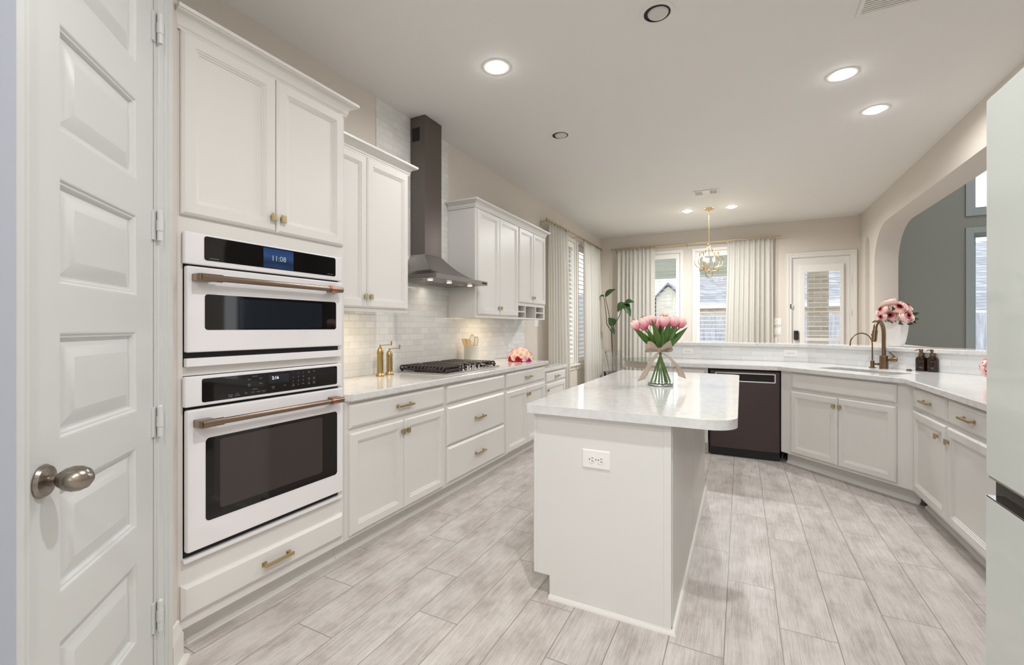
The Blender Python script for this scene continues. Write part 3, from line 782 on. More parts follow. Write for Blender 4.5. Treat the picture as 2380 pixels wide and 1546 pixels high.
bm = box(BM(), 0.0, 0.08, 0, w, 0.45, 0.11); prism(bm, [(0.08, 0), (0.08, 0.02), (0.072, 0.016), (0.064, 0.006), (0.063, 0)], 0, w, lambda a, b, h: (h, a, b)); P('toe_kick', bm, 'cabinet_white', t)
w = tr-tl
drawer(t, 0.120, 0.722, 0.972, 0.858, False, 'false_front'); door(t, 0.112, 0.132, 0.540, 0.697, (0.517, 0.625)); door(t, 0.544, 0.132, 0.972, 0.697, (0.567, 0.625))
t = base('white base cabinet with two drawers and two doors by the fridge', (1.091, 4.196, 0), -90, 1.30, 0.585)
drawer(t, 0.064, 0.722, 0.638, 0.858); drawer(t, 0.672, 0.722, 1.246, 0.858); door(t, 0.058, 0.132, 0.636, 0.697, (0.528, 0.612)); door(t, 0.662, 0.132, 1.246, 0.697, (0.630+0.058, 0.612))

# ---- island
ti = T('island_cabinet', 'white kitchen island base standing alone in the middle of the floor', 'kitchen island', (-0.585, 2.95, 0), 0)
IX0, IX1, IY0, IY1 = -0.885, -0.262, 1.985, 3.93
bm = prism(BM(), [(IX0, 0.105), (-0.806, 0.105), (-0.806, 0), (IX1, 0), (IX1, 0.874), (IX0, 0.874)], IY0+0.006, IY1, lambda a, b, h: (a, h, b))
P('body', bm, 'cabinet_white', ti, world=True)
bm = prism(BM(), [(-0.871, 0.105), (-0.806, 0.105), (-0.806, 0), (-0.290, 0), (-0.290, 0.874), (-0.871, 0.874)], IY0, IY0+0.006, lambda a, b, h: (a, h, b))
P('end_panel', bm, 'cabinet_white', ti, world=True)
P('corner_stile', box(BM(), IX0-0.001, IY0-0.003, 0.105, -0.871, IY0+0.02, 0.874, 0.002), 'cabinet_white', ti, world=True)
P('corner_stile', box(BM(), -0.290, IY0-0.003, 0.0, IX1+0.003, IY0+0.02, 0.874, 0.002), 'cabinet_white', ti, world=True)
bm = BM()
for y0, y1 in ((IY0+0.022, 2.846), (2.862, IY1-0.02)): box(bm, IX1, y0, 0.0, IX1+0.006, y1, 0.874, 0.002)
box(bm, IX1, 2.848, 0.0, IX1+0.003, 2.86, 0.874)
P('back_panel', bm, 'cabinet_white', ti, world=True)
bm = sweep(BM(), QPROF, [(-0.806, IY0-0.001), (IX1+0.006, IY0-0.001), (IX1+0.006, IY1)], out=1)
P('shoe_moulding', bm, 'trim_white', ti, world=True)
for k2, (y0, y1) in enumerate(((2.02, 2.65), (2.66, 3.28), (3.29, 3.91))):
    d = P('door', box(BM(), IX0-0.021, y0, 0.13, IX0, y1, 0.70, 0.004), 'cabinet_white', ti, world=True)

# ---- worktops
def slab(name, label, poly, z0, z1, holes=(), cat='countertop', bev=0.006):
    cx = sum(p[0] for p in poly)/len(poly); cy = sum(p[1] for p in poly)/len(poly)
    bm = prism(BM(), poly, z0, z1, holes=holes)
    return ONE(name, bm, 'quartz', label, cat, origin=(cx, cy, z0), bev=bev)
slab('countertop', 'long white quartz countertop along the left wall under the cooktop', [(WX+0.009, 1.764), (-1.915, 1.764), (-1.880, 1.790), (-1.880, 4.605), (WX+0.009, 4.605)], 0.873, 0.915)
slab('countertop', 'low white quartz desk top beside the long left-wall counter', [(-2.360, 5.21), (-2.185, 5.21), (-2.185, 6.05), (-2.360, 6.05)], 0.721, 0.762)
q = math.sqrt(0.5)
SINK = [dgp(-3.07, 5.50), dgp(-2.42, 5.50), dgp(-2.42, 5.93), dgp(-3.07, 5.93)]
slab('countertop', 'white quartz worktop wrapping the sink corner below the bar ledge', [(-0.885, 4.932), (0.305, 4.932), (1.045, 4.192), (1.045, 2.40), (RX, 2.40), (RX, 4.617), (0.625, 5.681), (-0.885, 5.681)], 0.873, 0.915, [SINK])
def rounded(x0, y0, x1, y1, rad, n=6):
    p = []
    for (cx, cy, a0, r) in ((x1-rad[1], y0+rad[1], -PI/2, rad[1]), (x1-rad[2], y1-rad[2], 0, rad[2]), (x0+rad[3], y1-rad[3], PI/2, rad[3]), (x0+rad[0], y0+rad[0], PI, rad[0])):
        for i in range(n+1): a = a0+PI/2*i/n; p.append((cx+r*math.cos(a), cy+r*math.sin(a)))
    return p
slab('island_countertop', 'glossy white quartz slab with rounded corners topping the island', rounded(-0.912, 1.940, -0.012, 3.90, (0.012, 0.11, 0.05, 0.012)), 0.875, 0.915, bev=0.009)
slab('bar_ledge', 'raised white quartz bar ledge above the peninsula backsplash', [(-0.885, 5.655), (0.615, 5.655), (RX-0.001, 4.580), (RX-0.001, 5.06), (0.755, 5.995), (-0.885, 5.995)], 1.067, 1.105, cat='bar counter')
# ================================================================== APPLIANCES
def rr(x0, z0, x1, z1, r, n=5): return rounded(x0, z0, x1, z1, (r, r, r, r), n)
XZ = lambda a, b, h: (a, h, b)
XD, ZD = (1, 0, 0), (0, 0, 1)
def oven_handle(parent, x0, x1, z, copper=True):
    h = P('handle', tube(BM(), [(x0+0.03, -0.078, z), (x1-0.03, -0.078, z)], 0.0125, 16), 'bronze_brushed', parent)
    for a, s in ((x0+0.008, x0), (x1-0.085, x1-0.062)):
        bm = tube(BM(), [(a, -0.078, z), (a+0.081, -0.078, z)], 0.0155, 16); P('mount', box(bm, s, -0.088, z-0.015, s+0.062, -0.024, z+0.015, 0.004), 'bronze_brushed', h)
    if copper: P('copper_band', tube(BM(), [(x1-0.078, -0.078, z), (x1-0.052, -0.078, z)], 0.0172, 20), 'copper', h)
LOC = (XF, 0.945, 0)
o = T('speed_oven', 'upper white built-in oven with blue clock screen and bronze handle', 'oven', LOC, 90)
P('housing', box(BM(), 0.022, -0.004, 1.128, 0.772, 0.45, 1.650), 'dark_interior', o)
cp = P('control_panel', box(BM(), 0.014, -0.028, 1.526, 0.778, -0.004, 1.652, 0.006), 'oven_white', o)
P('glass_strip', prism(BM(), rr(0.084, 1.547, 0.735, 1.643, 0.010), -0.0290, -0.0275, XZ), 'oven_glass', cp)
sc = P('screen', box(BM(), 0.333, -0.0296, 1.550, 0.484, -0.0288, 1.638), 'screen_blue', cp)
P('clock_lettering', text_bm(BM(), '11:08', 0.034, (0.408, -0.0300, 1.594), XD, ZD), 'clock_glow', cp)
P('lettering', text_bm(text_bm(BM(), 'ADVANTIUM', 0.0062, (0.122, -0.0294, 1.556), XD, ZD, 0.0002), 'Wi-Fi Connect', 0.0055, (0.700, -0.0294, 1.556), XD, ZD, 0.0002), 'print_white', cp)
dr = P('door', box(BM(), 0.020, -0.032, 1.182, 0.778, -0.004, 1.519, 0.007), 'oven_white', o)
P('window', prism(BM(), rr(0.084, 1.270, 0.735, 1.412, 0.012), -0.0330, -0.0315, XZ), 'oven_glass', dr)
P('window_screen', prism(BM(), rr(0.225, 1.276, 0.645, 1.400, 0.010), -0.0334, -0.0328, XZ), 'speed_window', dr)
oven_handle(dr, 0.036, 0.736, 1.474)
P('lower_vent', box(BM(), 0.020, -0.028, 1.126, 0.778, -0.004, 1.160, 0.004), 'oven_white', o)
o = T('large_oven', 'lower large white wall oven with keypad and wide dark window', 'oven', LOC, 90)
P('housing', box(BM(), 0.022, -0.004, 0.386, 0.772, 0.5, 1.088), 'dark_interior', o)
cp = P('control_panel', box(BM(), 0.014, -0.030, 0.970, 0.778, -0.004, 1.089, 0.006), 'oven_white', o)
P('glass_strip', prism(BM(), rr(0.074, 0.983, 0.743, 1.077, 0.008), -0.0310, -0.0295, XZ), 'oven_glass', cp)
P('display', box(BM(), 0.357, -0.0316, 1.026, 0.458, -0.0308, 1.066), 'speed_window', cp)
P('clock_lettering', text_bm(BM(), '2:16', 0.020, (0.389, -0.0320, 1.050), XD, ZD, 0.0003), 'digit_glow', cp)
bm = BM()
for s, x, z, h in (('Convection', 0.292, 1.067, 0.0055), ('Bake', 0.266, 1.055, 0.0062), ('Broil', 0.319, 1.055, 0.0062), ('Bake', 0.266, 1.034, 0.0062), ('Multi', 0.266, 1.027, 0.0055), ('Roast', 0.319, 1.033, 0.0062),
                   ('Traditional', 0.292, 1.011, 0.0055), ('Bake', 0.252, 0.998, 0.0062), ('Broil', 0.283, 0.998, 0.0062), ('Proof', 0.309, 0.998, 0.0062), ('Warm', 0.333, 0.998, 0.0062),
                   ('Remote', 0.186, 0.999, 0.006), ('Enable', 0.186, 0.992, 0.006), ('Lock', 0.214, 1.001, 0.006), ('Controls', 0.214, 0.994, 0.006), ('Cancel', 0.379, 1.011, 0.0062), ('Off', 0.379, 1.003, 0.0062), ('Start', 0.437, 1.011, 0.0062),
                   ('Oven', 0.569, 1.066, 0.006), ('Light', 0.569, 1.059, 0.006), ('Guide', 0.599, 1.064, 0.006), ('Cook', 0.569, 1.032, 0.006), ('Time', 0.569, 1.025, 0.006), ('Delay', 0.599, 1.032, 0.006), ('Time', 0.599, 1.025, 0.006), ('Set', 0.482, 1.011, 0.006), ('Clock', 0.482, 1.004, 0.006), ('Timer', 0.536, 1.008, 0.006), ('Self', 0.569, 1.011, 0.006), ('Clean', 0.569, 1.004, 0.006), ('Steam', 0.599, 1.011, 0.006), ('Clean', 0.599, 1.004, 0.006)):
    text_bm(bm, s, h, (x, -0.0314, z), XD, ZD, 0.0002)
for i, ch in enumerate('1234567890'):
    col, row = (i % 3, i//3) if ch != '0' else (1, 3)
    text_bm(bm, ch, 0.009, (0.481+0.028*col, -0.0314, 1.062-0.0185*row), XD, ZD, 0.0002)
P('lettering', bm, 'print_white', cp)
dr = P('door', box(BM(), 0.020, -0.034, 0.408, 0.782, -0.004, 0.959, 0.008), 'oven_white', o)
P('window', prism(BM(), rr(0.086, 0.510, 0.740, 0.840, 0.016), -0.0350, -0.0335, XZ), 'oven_glass', dr)
P('window_screen', prism(BM(), rr(0.141, 0.545, 0.646, 0.826, 0.012), -0.0354, -0.0348, XZ), 'oven_window', dr)
oven_handle(dr, 0.040, 0.742, 0.906)
P('trim_strip', box(BM(), 0.014, -0.022, 0.368, 0.786, 0.0, 0.384, 0.002), 'oven_white', o)

# ---- range hood
h = T('range_hood', 'stainless chimney range hood hanging over the gas cooktop', 'range hood', (WX+0.008, 3.21, 1.66), 0)
HX, HY0, HY1, CX1, CY0, CY1 = -2.08, 2.82, 3.606, -2.37, 3.05, 3.29
bm = box(BM(), WX+0.008, CY0, 1.90, CX1, CY1, CE-0.001, 0.002)
ch = P('chimney', bm, 'stainless', h, world=True)
bm = BM()
P('vent_grille', box(bm, WX+0.03, CY0-0.0015, 2.87, CX1-0.055, CY0+0.001, 2.985), 'dark_interior', ch, world=True)
bm = BM(); nt = 10; prev = None
for i in range(nt+1):
    t = i/nt; z = 1.70+0.20*(1-t)**2.0
    r = [bm.verts.new(p) for p in ((WX+0.008, CY0+(HY0-CY0)*t, z), (CX1+(HX-CX1)*t, CY0+(HY0-CY0)*t, z), (CX1+(HX-CX1)*t, CY1+(HY1-CY1)*t, z), (WX+0.008, CY1+(HY1-CY1)*t, z))]
    if prev:
        for k2 in range(3): bm.faces.new([prev[k2], prev[k2+1], r[k2+1], r[k2]])
    prev = r
P('canopy', bm, 'canopy_steel', h, world=True, ang=40)
P('lip', box(BM(), WX+0.008, HY0, 1.664, HX, HY1, 1.701, 0.0015), 'canopy_steel', h, world=True)
bm = BM()
for y0, y1 in ((2.87, 3.20), (3.225, 3.555)):
    box(bm, WX+0.06, y0, 1.659, HX-0.17, y1, 1.664)
    for i in range(12): yy = y0+0.012+(y1-y0-0.024)*i/11; box(bm, WX+0.07, yy-0.006, 1.6575, HX-0.18, yy+0.006, 1.659)
P('grease_filter', bm, 'filter_steel', h, world=True)
for y in (2.90, 3.163, 3.49):
    l = P('hood_light', lathe(BM(), [(0.032, 0), (0.032, 0.004), (0.024, 0.005)], (-2.20, y, 1.664), 20, (0, 0, -1)), 'chrome', h, world=True)
    P('lens', lathe(BM(), [(0.022, 0), (0.020, 0.0075)], (-2.20, y, 1.664), 20, (0, 0, -1)), 'hood_glow', l, world=True)
bm = BM()
for i in range(4): lathe(bm, [(0.008, 0), (0.008, 0.004)], (HX, 3.525+0.019*i, 1.682), 12, (1, 0, 0))
P('buttons', bm, 'pot_black', h, world=True)
lamp('hood_glow', 'AREA', (0.30, -0.0, -0.015), 0.7, (1, 0.93, 0.8), 0.5, h, shape='RECTANGLE', size_y=0.05)

# ---- gas cooktop
ck = T('gas_cooktop', 'black gas cooktop with continuous grates and chrome knobs in the counter', 'cooktop', (-2.245, 3.265, 0.915), 0)
P('tray', box(BM(), -2.485, 2.835, 0.9155, -2.0, 3.695, 0.926, 0.004), 'cooktop_steel', ck, world=True)
ys = (2.85, 3.125, 3.405, 3.68)
for i in range(3):
    y0, y1 = ys[i]+0.004, ys[i+1]-0.004
    x1 = -2.030 if i != 1 else -2.125
    bm = BM(); zt = 0.966
    for xx in (-2.470, x1-0.014): box(bm, xx, y0, 0.936, xx+0.014, y1, 0.950, 0.002)
    for yy in (y0, y1-0.014): box(bm, -2.470, yy, 0.936, x1, yy+0.014, 0.950, 0.002)
    nx = 13
    for q2 in range(nx):
        xx = -2.466+(x1-0.012+2.466)*q2/(nx-1)-0.004
        tube(bm, bez((xx, y0+0.004, 0.944), (xx, y0+0.004, zt+0.004), (xx, y0+0.014, zt), (xx, y0+0.035, zt), 5) + bez((xx, y1-0.035, zt), (xx, y1-0.014, zt), (xx, y1-0.004, zt+0.004), (xx, y1-0.004, 0.944), 5), 0.0068, 6)
    for yy in (y0+0.05, (y0+y1)/2, y1-0.05): box(bm, -2.466, yy-0.006, 0.957, x1-0.006, yy+0.006, 0.972, 0.002)
    for xx in (-2.463, x1-0.02):
        for yy in (y0+0.004, y1-0.018): box(bm, xx, yy, 0.926, xx+0.014, yy+0.014, 0.938)
    P('grate', bm, 'cast_iron', ck, world=True)
for (x, y, r) in ((-2.36, 2.985, 0.048), (-2.15, 2.985, 0.038), (-2.30, 3.265, 0.06), (-2.36, 3.545, 0.045), (-2.15, 3.545, 0.04)):
    P('burner', lathe(BM(), [(r*1.2, 0), (r*1.15, 0.010), (r, 0.012), (r*0.95, 0.024), (r*0.5, 0.028)], (x, y, 0.926), 24), 'cast_iron', ck, world=True)
for y in (3.13, 3.24, 3.324, 3.426):
    bm = lathe(BM(), [(0.030, 0), (0.030, 0.005), (0.024, 0.008), (0.0235, 0.028), (0.021, 0.030)], (-2.062, y, 0.926), 28)
    box(bm, -2.062-0.024, y-0.006, 0.954, -2.062+0.024, y+0.006, 0.974, 0.002)
    P('knob', bm, 'chrome', ck, world=True)

# ---- dishwasher
d = T('dishwasher', 'dark stainless dishwasher under the peninsula worktop', 'dishwasher', (-0.275, 4.958, 0), 0)
P('housing', box(BM(), -0.012, 0.02, 0.10, 0.605, 0.58, 0.868), 'dark_interior', d)
bm = prism(BM(), R4(0.0, 0.088, 0.598, 0.853), 0.0, 0.022, XZ, [rr(0.048, 0.752, 0.562, 0.832, 0.008)])
P('door', bm, 'black_steel', d, bev=0.003)
P('handle_frame', prism(BM(), rr(0.044, 0.748, 0.566, 0.836, 0.010), -0.003, 0.004, XZ, [rr(0.054, 0.758, 0.556, 0.826, 0.006)]), 'chrome', d)
P('handle_pocket', prism(box(BM(), 0.048, 0.018, 0.752, 0.562, 0.024, 0.832), R4(0.54, 0.756, 0.558, 0.828), 0.0015, 0.02, XZ), 'dark_interior', d)
P('kick_plate', box(BM(), -0.008, 0.045, 0.0, 0.600, 0.075, 0.10), 'pot_black', d)

# ---- refrigerator
f = T('refrigerator', 'white glass-front refrigerator cropped by the frame beside the camera', 'refrigerator', (0.53, 1.513, 0), -90)
P('body', box(BM(), 0.004, 0.045, 0.02, 0.906, 0.84, 1.812), 'nickel', f)
for x0, x1 in ((0.0, 0.453), (0.457, 0.910)):
    dd = P('door', box(BM(), x0, 0.0, 0.922, x1, 0.042, 1.832, 0.0025), 'fridge_glass', f)
    P('edge_trim', box(BM(), x0+0.003, 0.004, 0.916, x1-0.003, 0.042, 0.922), 'chrome', dd)
    dd = P('drawer', prism(BM(), R4(x0, 0.03, x1, 0.872), 0.0, 0.042, XZ), 'fridge_glass', f)
    P('finger_recess', box(BM(), x0+0.004, 0.016, 0.872, x1, 0.045, 0.918), 'oven_glass', dd)
    P('recess_lip', box(BM(), x0+0.002, 0.0, 0.870, x1, 0.016, 0.8735), 'chrome', dd)

# ---- sink and its taps
sk = T('kitchen_sink', 'undermount sink basin set in the angled corner worktop', 'sink', (*dgp(-2.745, 5.715), 0.66), -45)
bm = BM(); a, b_ = 0.325, 0.152; z0, z1 = 0.0, 0.212
for x0, y0, x1, y1 in ((-a-0.012, -b_-0.012, -a, b_+0.012), (a, -b_-0.012, a+0.012, b_+0.012), (-a, -b_-0.012, a, -b_), (-a, b_, a, b_+0.012)): box(bm, x0, y0, z0, x1, y1, z1)
box(bm, -a, -b_, z0-0.008, a, b_, z0+0.004); P('basin', bm, 'basin_dark', sk)
P('drain', lathe(BM(), [(0.045, 0.004), (0.045, 0.007), (0.03, 0.007), (0.028, 0.005)], (0, 0, 0), 24), 'chrome', sk)
t = T('kitchen_faucet', 'tall bronze pull-down kitchen faucet behind the sink', 'faucet', (1.120, 5.072, 0.915), 0)
P('base', lathe(BM(), [(0.031, 0), (0.031, 0.112), (0.028, 0.115)], (0, 0, 0), 28), 'faucet_bronze', t)
dx, dy = 0.02, -0.999
def fp(s, z): return (dx*s-0.012*0, dy*s, z)
path = [fp(0, 0.11), fp(0, 0.29)] + bez(fp(0, 0.30), fp(0.0, 0.432), fp(0.178, 0.452), fp(0.182, 0.345), 16)
# the spout leans towards the sink on the left
path = [(p[0]-0.56*abs(p[1]), p[1], p[2]) for p in map(Vector, path)]
P('spout', tube(BM(), path, 0.0155, 16), 'faucet_bronze', t)
e = Vector(path[-1]); dv = (Vector(path[-1])-Vector(path[-3])).normalized()
P('spray_head', tube(BM(), [e, e+dv*0.02, e+dv*0.10, e+dv*0.104], [0.0165, 0.0195, 0.0195, 0.016], 18), 'faucet_bronze', t)
P('spray_button', box(BM(), e.x-0.028, e.y-0.008, e.z-0.055, e.x-0.017, e.y+0.008, e.z-0.035, 0.002), 'faucet_bronze', t)
P('lever', tube(tube(BM(), [(0.02, 0.0, 0.088), (0.085, -0.03, 0.086)], 0.020, 18), [(0.075, -0.028, 0.098), (0.03, -0.04, 0.148)], 0.0065, 10), 'faucet_bronze', t)
t = T('filter_faucet', 'slim bronze drinking-water tap with a round arched spout', 'faucet', (1.052, 5.134, 0.915), 0)
P('base', lathe(BM(), [(0.026, 0), (0.026, 0.004), (0.015, 0.008), (0.015, 0.062), (0.013, 0.065)], (0, 0, 0), 24), 'faucet_bronze', t)
path = [(0, 0, 0.06), (0, 0, 0.215)] + [(-0.0887*(1-math.cos(a2)), -0.0462*(1-math.cos(a2)), 0.215+0.098*math.sin(a2)) for a2 in [PI*k2/16 for k2 in range(1, 17)]] + [(-0.1774, -0.0924, 0.20)]
P('spout', tube(BM(), path, 0.0055, 12), 'faucet_bronze', t)
P('handle', tube(BM(), [(0.01, -0.005, 0.036), (0.030, -0.020, 0.036), (0.040, -0.028, 0.036)], [0.009, 0.009, 0.011], 14), 'faucet_bronze', t)
ONE('air_switch', lathe(BM(), [(0.021, 0), (0.021, 0.004), (0.015, 0.006), (0.013, 0.012), (0.010, 0.013)], (0, 0, 0), 24), 'faucet_bronze', 'small round bronze button in the worktop beside the soap bottles', 'air switch') .location = (1.26, 4.945, 0.915)
# ================================================================== LOOSE THINGS
def petal(bm, c, R, phi, aw, prof, grad, lip=0.0, nu=5, nv=6, tipw=0.55):
    """one petal: prof(v) -> (radius, height) from base to rim, spread aw radians either side of phi"""
    c = Vector(c)
    def fn(u, v):
        s = u*2-1; r, h = prof(v); a = phi+s*aw*(0.35+0.65*math.sin(PI*min(0.5, 0.12+v*0.5)))*(1-tipw*max(0, v-0.7)/0.3*abs(s))
        h2 = h - lip*s*s*v*v
        return c + R @ Vector((r*math.cos(a), r*math.sin(a), h2))
    surf(bm, fn, nu, nv, grad=grad)
def rot_to(d):
    return Vector((0, 0, 1)).rotation_difference(Vector(d).normalized()).to_matrix()
def rose(bm, c, d, Rr, rnd, open_=1.0, layers=5, aw=1.85, lip=0.10, tw=0.22, th0=146):
    R = rot_to(d) @ Matrix.Rotation(rnd.random()*6, 3, 'Z'); c = Vector(c)
    for k in range(layers):
        f = k/(layers-1); rk = Rr*(0.30+0.70*f); th = math.radians(th0-50*f*open_); H = Rr*(1.05-0.25*f)
        n = 3+k; o = rnd.random()*6
        for i in range(n):
            w = 1+rnd.uniform(-.07, .07)
            def prof(v, rk=rk*w, th=th, H=H): t = v*th; return rk*math.sin(t)*1.0, H*(1-math.cos(t))/(1-math.cos(th))
            petal(bm, c, R, o+2*PI*i/n, PI/n*aw, prof, lambda u, v, f=f: min(1, 0.60*f+0.40*v*(0.25+0.75*f)), Rr*lip, 6, 7, tw)
def leaf(bm, base, tip, width, nrm, curl=0.0, fold=0.25, nu=5, nv=9, round_=0.5, stalk=0.12):
    b, t = Vector(base), Vector(tip); ax = t-b; L = ax.length; ax.normalize()
    n = Vector(nrm); n = (n-ax*n.dot(ax)).normalized(); s = ax.cross(n)
    def fn(u, v):
        q = u*2-1; w = width*0.5*max(0.03, math.sin(PI*min(1, v**round_*0.97+0.015)))
        return b + ax*L*v + s*q*w + n*(curl*math.sin(PI*v)*L + fold*w*q*q*(1 if fold > 0 else 1))
    surf(bm, fn, nu, nv); return bm

# ---- pepper mills
def mill(label, x, y, hgt, crank):
    t = T('pepper_mill', label, 'pepper mill', (x, y, 0.915), 0, 'brass pepper mills')
    s = hgt/0.215
    P('body', lathe(BM(), [(0.031, 0), (0.032, 0.004), (0.031, 0.010), (0.024, 0.020), (0.0228, 0.030), (0.0228, 0.165*s), (0.0245, 0.168*s), (0.0245, 0.176*s), (0.023, 0.178*s)], (0, 0, 0), 28), 'brass_aged', t)
    P('dome', lathe(BM(), [(0.0235, 0.178*s), (0.0225, 0.192*s), (0.016, 0.207*s), (0.007, 0.215*s), (0.005, 0.222*s), (0.0065, 0.229*s), (0.005, 0.236*s)], (0, 0, 0), 28), 'brass_aged', t)
    z = 0.229*s; c = crank
    cr = P('crank', tube(BM(), [(0, 0, z), (c*0.55, c*0.83, z+0.006)], 0.0032, 8), 'brass_aged', t)
    P('crank_knob', lathe(BM(), [(0.004, -0.008), (0.0045, 0.006), (0.0065, 0.014), (0.0065, 0.022), (0.003, 0.026)], (c*0.55, c*0.83, z+0.006), 12), 'brass_aged', cr)
    return t
mill('taller brass pepper mill with crank, nearer the oven tower', -2.400, 2.552, 0.215, 0.085)
mill('shorter brass pepper mill with crank, nearer the cooktop', -2.418, 2.672, 0.186, 0.080)

# ---- utensil crock and utensils
CK = Vector((-2.40, 3.85, 0.915))
ONE('utensil_crock', lathe(BM(), [(0.079, 0.0), (0.081, 0.003), (0.081, 0.180), (0.079, 0.182), (0.076, 0.180), (0.075, 0.012), (0.0, 0.010)], CK, 40, cap1=False), 'crock_glaze', 'cream cylindrical utensil crock against the tiled wall behind the cooktop', 'crock', origin=CK)
def spat(label, dx, dy, lean, L):
    b = CK+Vector((0.02*dx, 0.02*dy, 0.02)); tip = b+Vector((lean[0], lean[1], L)); ax = (tip-b).normalized()
    sd = ax.cross(Vector((0.9, -0.43, 0.0))).normalized(); nn = ax.cross(sd).normalized()
    bm = tube(BM(), [b, b+ax*(L*0.72)], 0.006, 10)
    prism(bm, [(-0.010, L*0.60), (0.010, L*0.60), (0.023, L*0.72), (0.024, L*0.97), (0.018, L*1.0), (-0.020, L*1.05), (-0.024, L*1.02), (-0.023, L*0.72)], -0.003, 0.003, lambda p, q2, h: b+sd*p+ax*q2+nn*h)
    ONE('spatula', bm, 'wood_utensil', label, 'spatula', origin=CK, group='wooden spatulas in the crock')
spat('pale wooden spatula leaning furthest out of the crock towards the hood', 0.5, -1, (-0.052, -0.078), 0.245)
spat('pale wooden spatula in the crock close to the wire whisk', 0.8, 0.2, (-0.030, -0.060), 0.235)
def whisk(label, dx, dy, lean, L, r):
    b = CK+Vector((dx, dy, 0.02)); tip = b+Vector((lean[0], lean[1], L)); ax = (tip-b).normalized(); _, a, c2 = frame_of(ax)
    t = T('wire_whisk', label, 'whisk', tuple(b), 0, 'wire whisks in the crock')
    P('handle', tube(BM(), [b, b+ax*L*0.50], 0.008, 12), 'brass_aged', t, world=True)
    bm = BM()
    for k2 in range(4):
        q2 = PI*k2/4; w = a*math.cos(q2)+c2*math.sin(q2)
        tube(bm, [b+ax*(L*(0.5+0.5*math.sin(PI*f)**0.8)) + w*(r*math.cos(PI*f)*math.sin(PI*f)**0.5*1.25) for f in [j/16 for j in range(17)]], 0.0013, 6)
    P('wires', bm, 'brass_aged', t, world=True)
whisk('tall wire whisk standing upright in the cream crock', 0.0, 0.005, (0.005, -0.010), 0.275, 0.033)
whisk('shorter wire whisk leaning towards the flowers in the crock', 0.01, 0.03, (0.01, 0.025), 0.255, 0.028)

# ---- domed peony bouquet at the end of the left counter
def bouquet(name, label, c, R, H, mats, n, br, seed, floor_cut=-0.05, group=None, cat='bouquet', leaves=8, flat=0.8):
    rnd = random.Random(seed); t = T(name, label, cat, c, 0, group)
    ga = PI*(3-math.sqrt(5)); k = 0
    for i in range(n):
        f = (i+0.5)/n; zc = 1-f*(1-floor_cut); rr_ = math.sqrt(max(0, 1-zc*zc)); a = ga*i+0.4*seed
        d = Vector((rr_*math.cos(a), rr_*math.sin(a), zc)); p = Vector((d.x*R, d.y*R, d.z*H))
        mname = mats(d, rnd)
        bm = BM(); b2 = br*rnd.uniform(0.86, 1.14); dd = Vector((d.x+rnd.uniform(-.2, .2), d.y+rnd.uniform(-.2, .2), d.z*0.85+0.12)); rose(bm, p-d*(1.15*b2), dd, b2, rnd, 0.75, 4, 1.5, 0.14, 0.45, 174)
        P('bloom', bm, mname, t, {'peony_red': 'deep red bloom', 'peony_magenta': 'magenta bloom', 'peony_cream': 'cream bloom', 'peony_pink': 'bright pink bloom'}.get(mname), ang=60)
    bm = BM()
    for i in range(leaves):
        a = 2*PI*i/leaves+rnd.random()*0.4; d = Vector((math.cos(a), math.sin(a), 0.0))
        leaf(bm, d*R*0.45+Vector((0, 0, 0.02)), d*R*rnd.uniform(0.95, 1.12)+Vector((0, 0, rnd.uniform(-0.0, 0.04))), 0.05, (0, 0, 1), 0.08)
    P('leaves', bm, 'petal_leaf', t, ang=60)
    return t
def mixed(d, rnd):
    side = d.x*0.462*-1+d.y*0.0
    v = d.dot(Vector((0.887, 0.462, 0)))            # towards the right in the room
    if d.z < 0.24 and -0.88 < v < 0.08 and d.y < 0.3: return 'peony_red'
    if d.z < 0.14 and 0.55 < v < 0.85 and d.y < 0.4: return 'peony_magenta'
    return rnd.choice(['peony_blush', 'peony_blush', 'peony_pink', 'peony_cream', 'peony_blush', 'peony_blush', 'peony_cream'])
bouquet('peony_bouquet', 'domed bouquet of pink, cream and red peonies on the left counter end', (-2.115, 4.375, 0.930), 0.150, 0.145, mixed, 38, 0.046, 3, 0.0)

# ---- glass vase of tulips on the island
VC = Vector((-0.452, 2.965, 0.915)); VR = Vector((0.8871, 0.4616, 0)); VD = Vector((-0.4616, 0.8871, 0))
def vp(a, b_, z): return VC+VR*a+VD*b_+Vector((0, 0, z-0.915))
prof = [(0.0, 0.0), (0.076, 0.0), (0.080, 0.004), (0.080, 0.11), (0.078, 0.15), (0.066, 0.185), (0.047, 0.215), (0.042, 0.235), (0.046, 0.255), (0.054, 0.265), (0.052, 0.266), (0.044, 0.255), (0.040, 0.235), (0.045, 0.214), (0.064, 0.183), (0.076, 0.149), (0.078, 0.11), (0.078, 0.020), (0.0, 0.0185)]
vz = T('glass_vase', 'clear glass vase on the island holding the pink tulips', 'vase', VC, 0)
P('glass', lathe(BM(), [(max(r, 1e-4), h) for r, h in prof[1:-1]], (0, 0, 0), 40, cap0=True, cap1=True), 'vase_glass', vz, ang=60)
P('base_disc', lathe(BM(), [(0.072, 0.0025), (0.0765, 0.006), (0.0765, 0.016), (0.070, 0.0185)], (0, 0, 0), 40), 'thick_glass', vz)
rnd = random.Random(11)
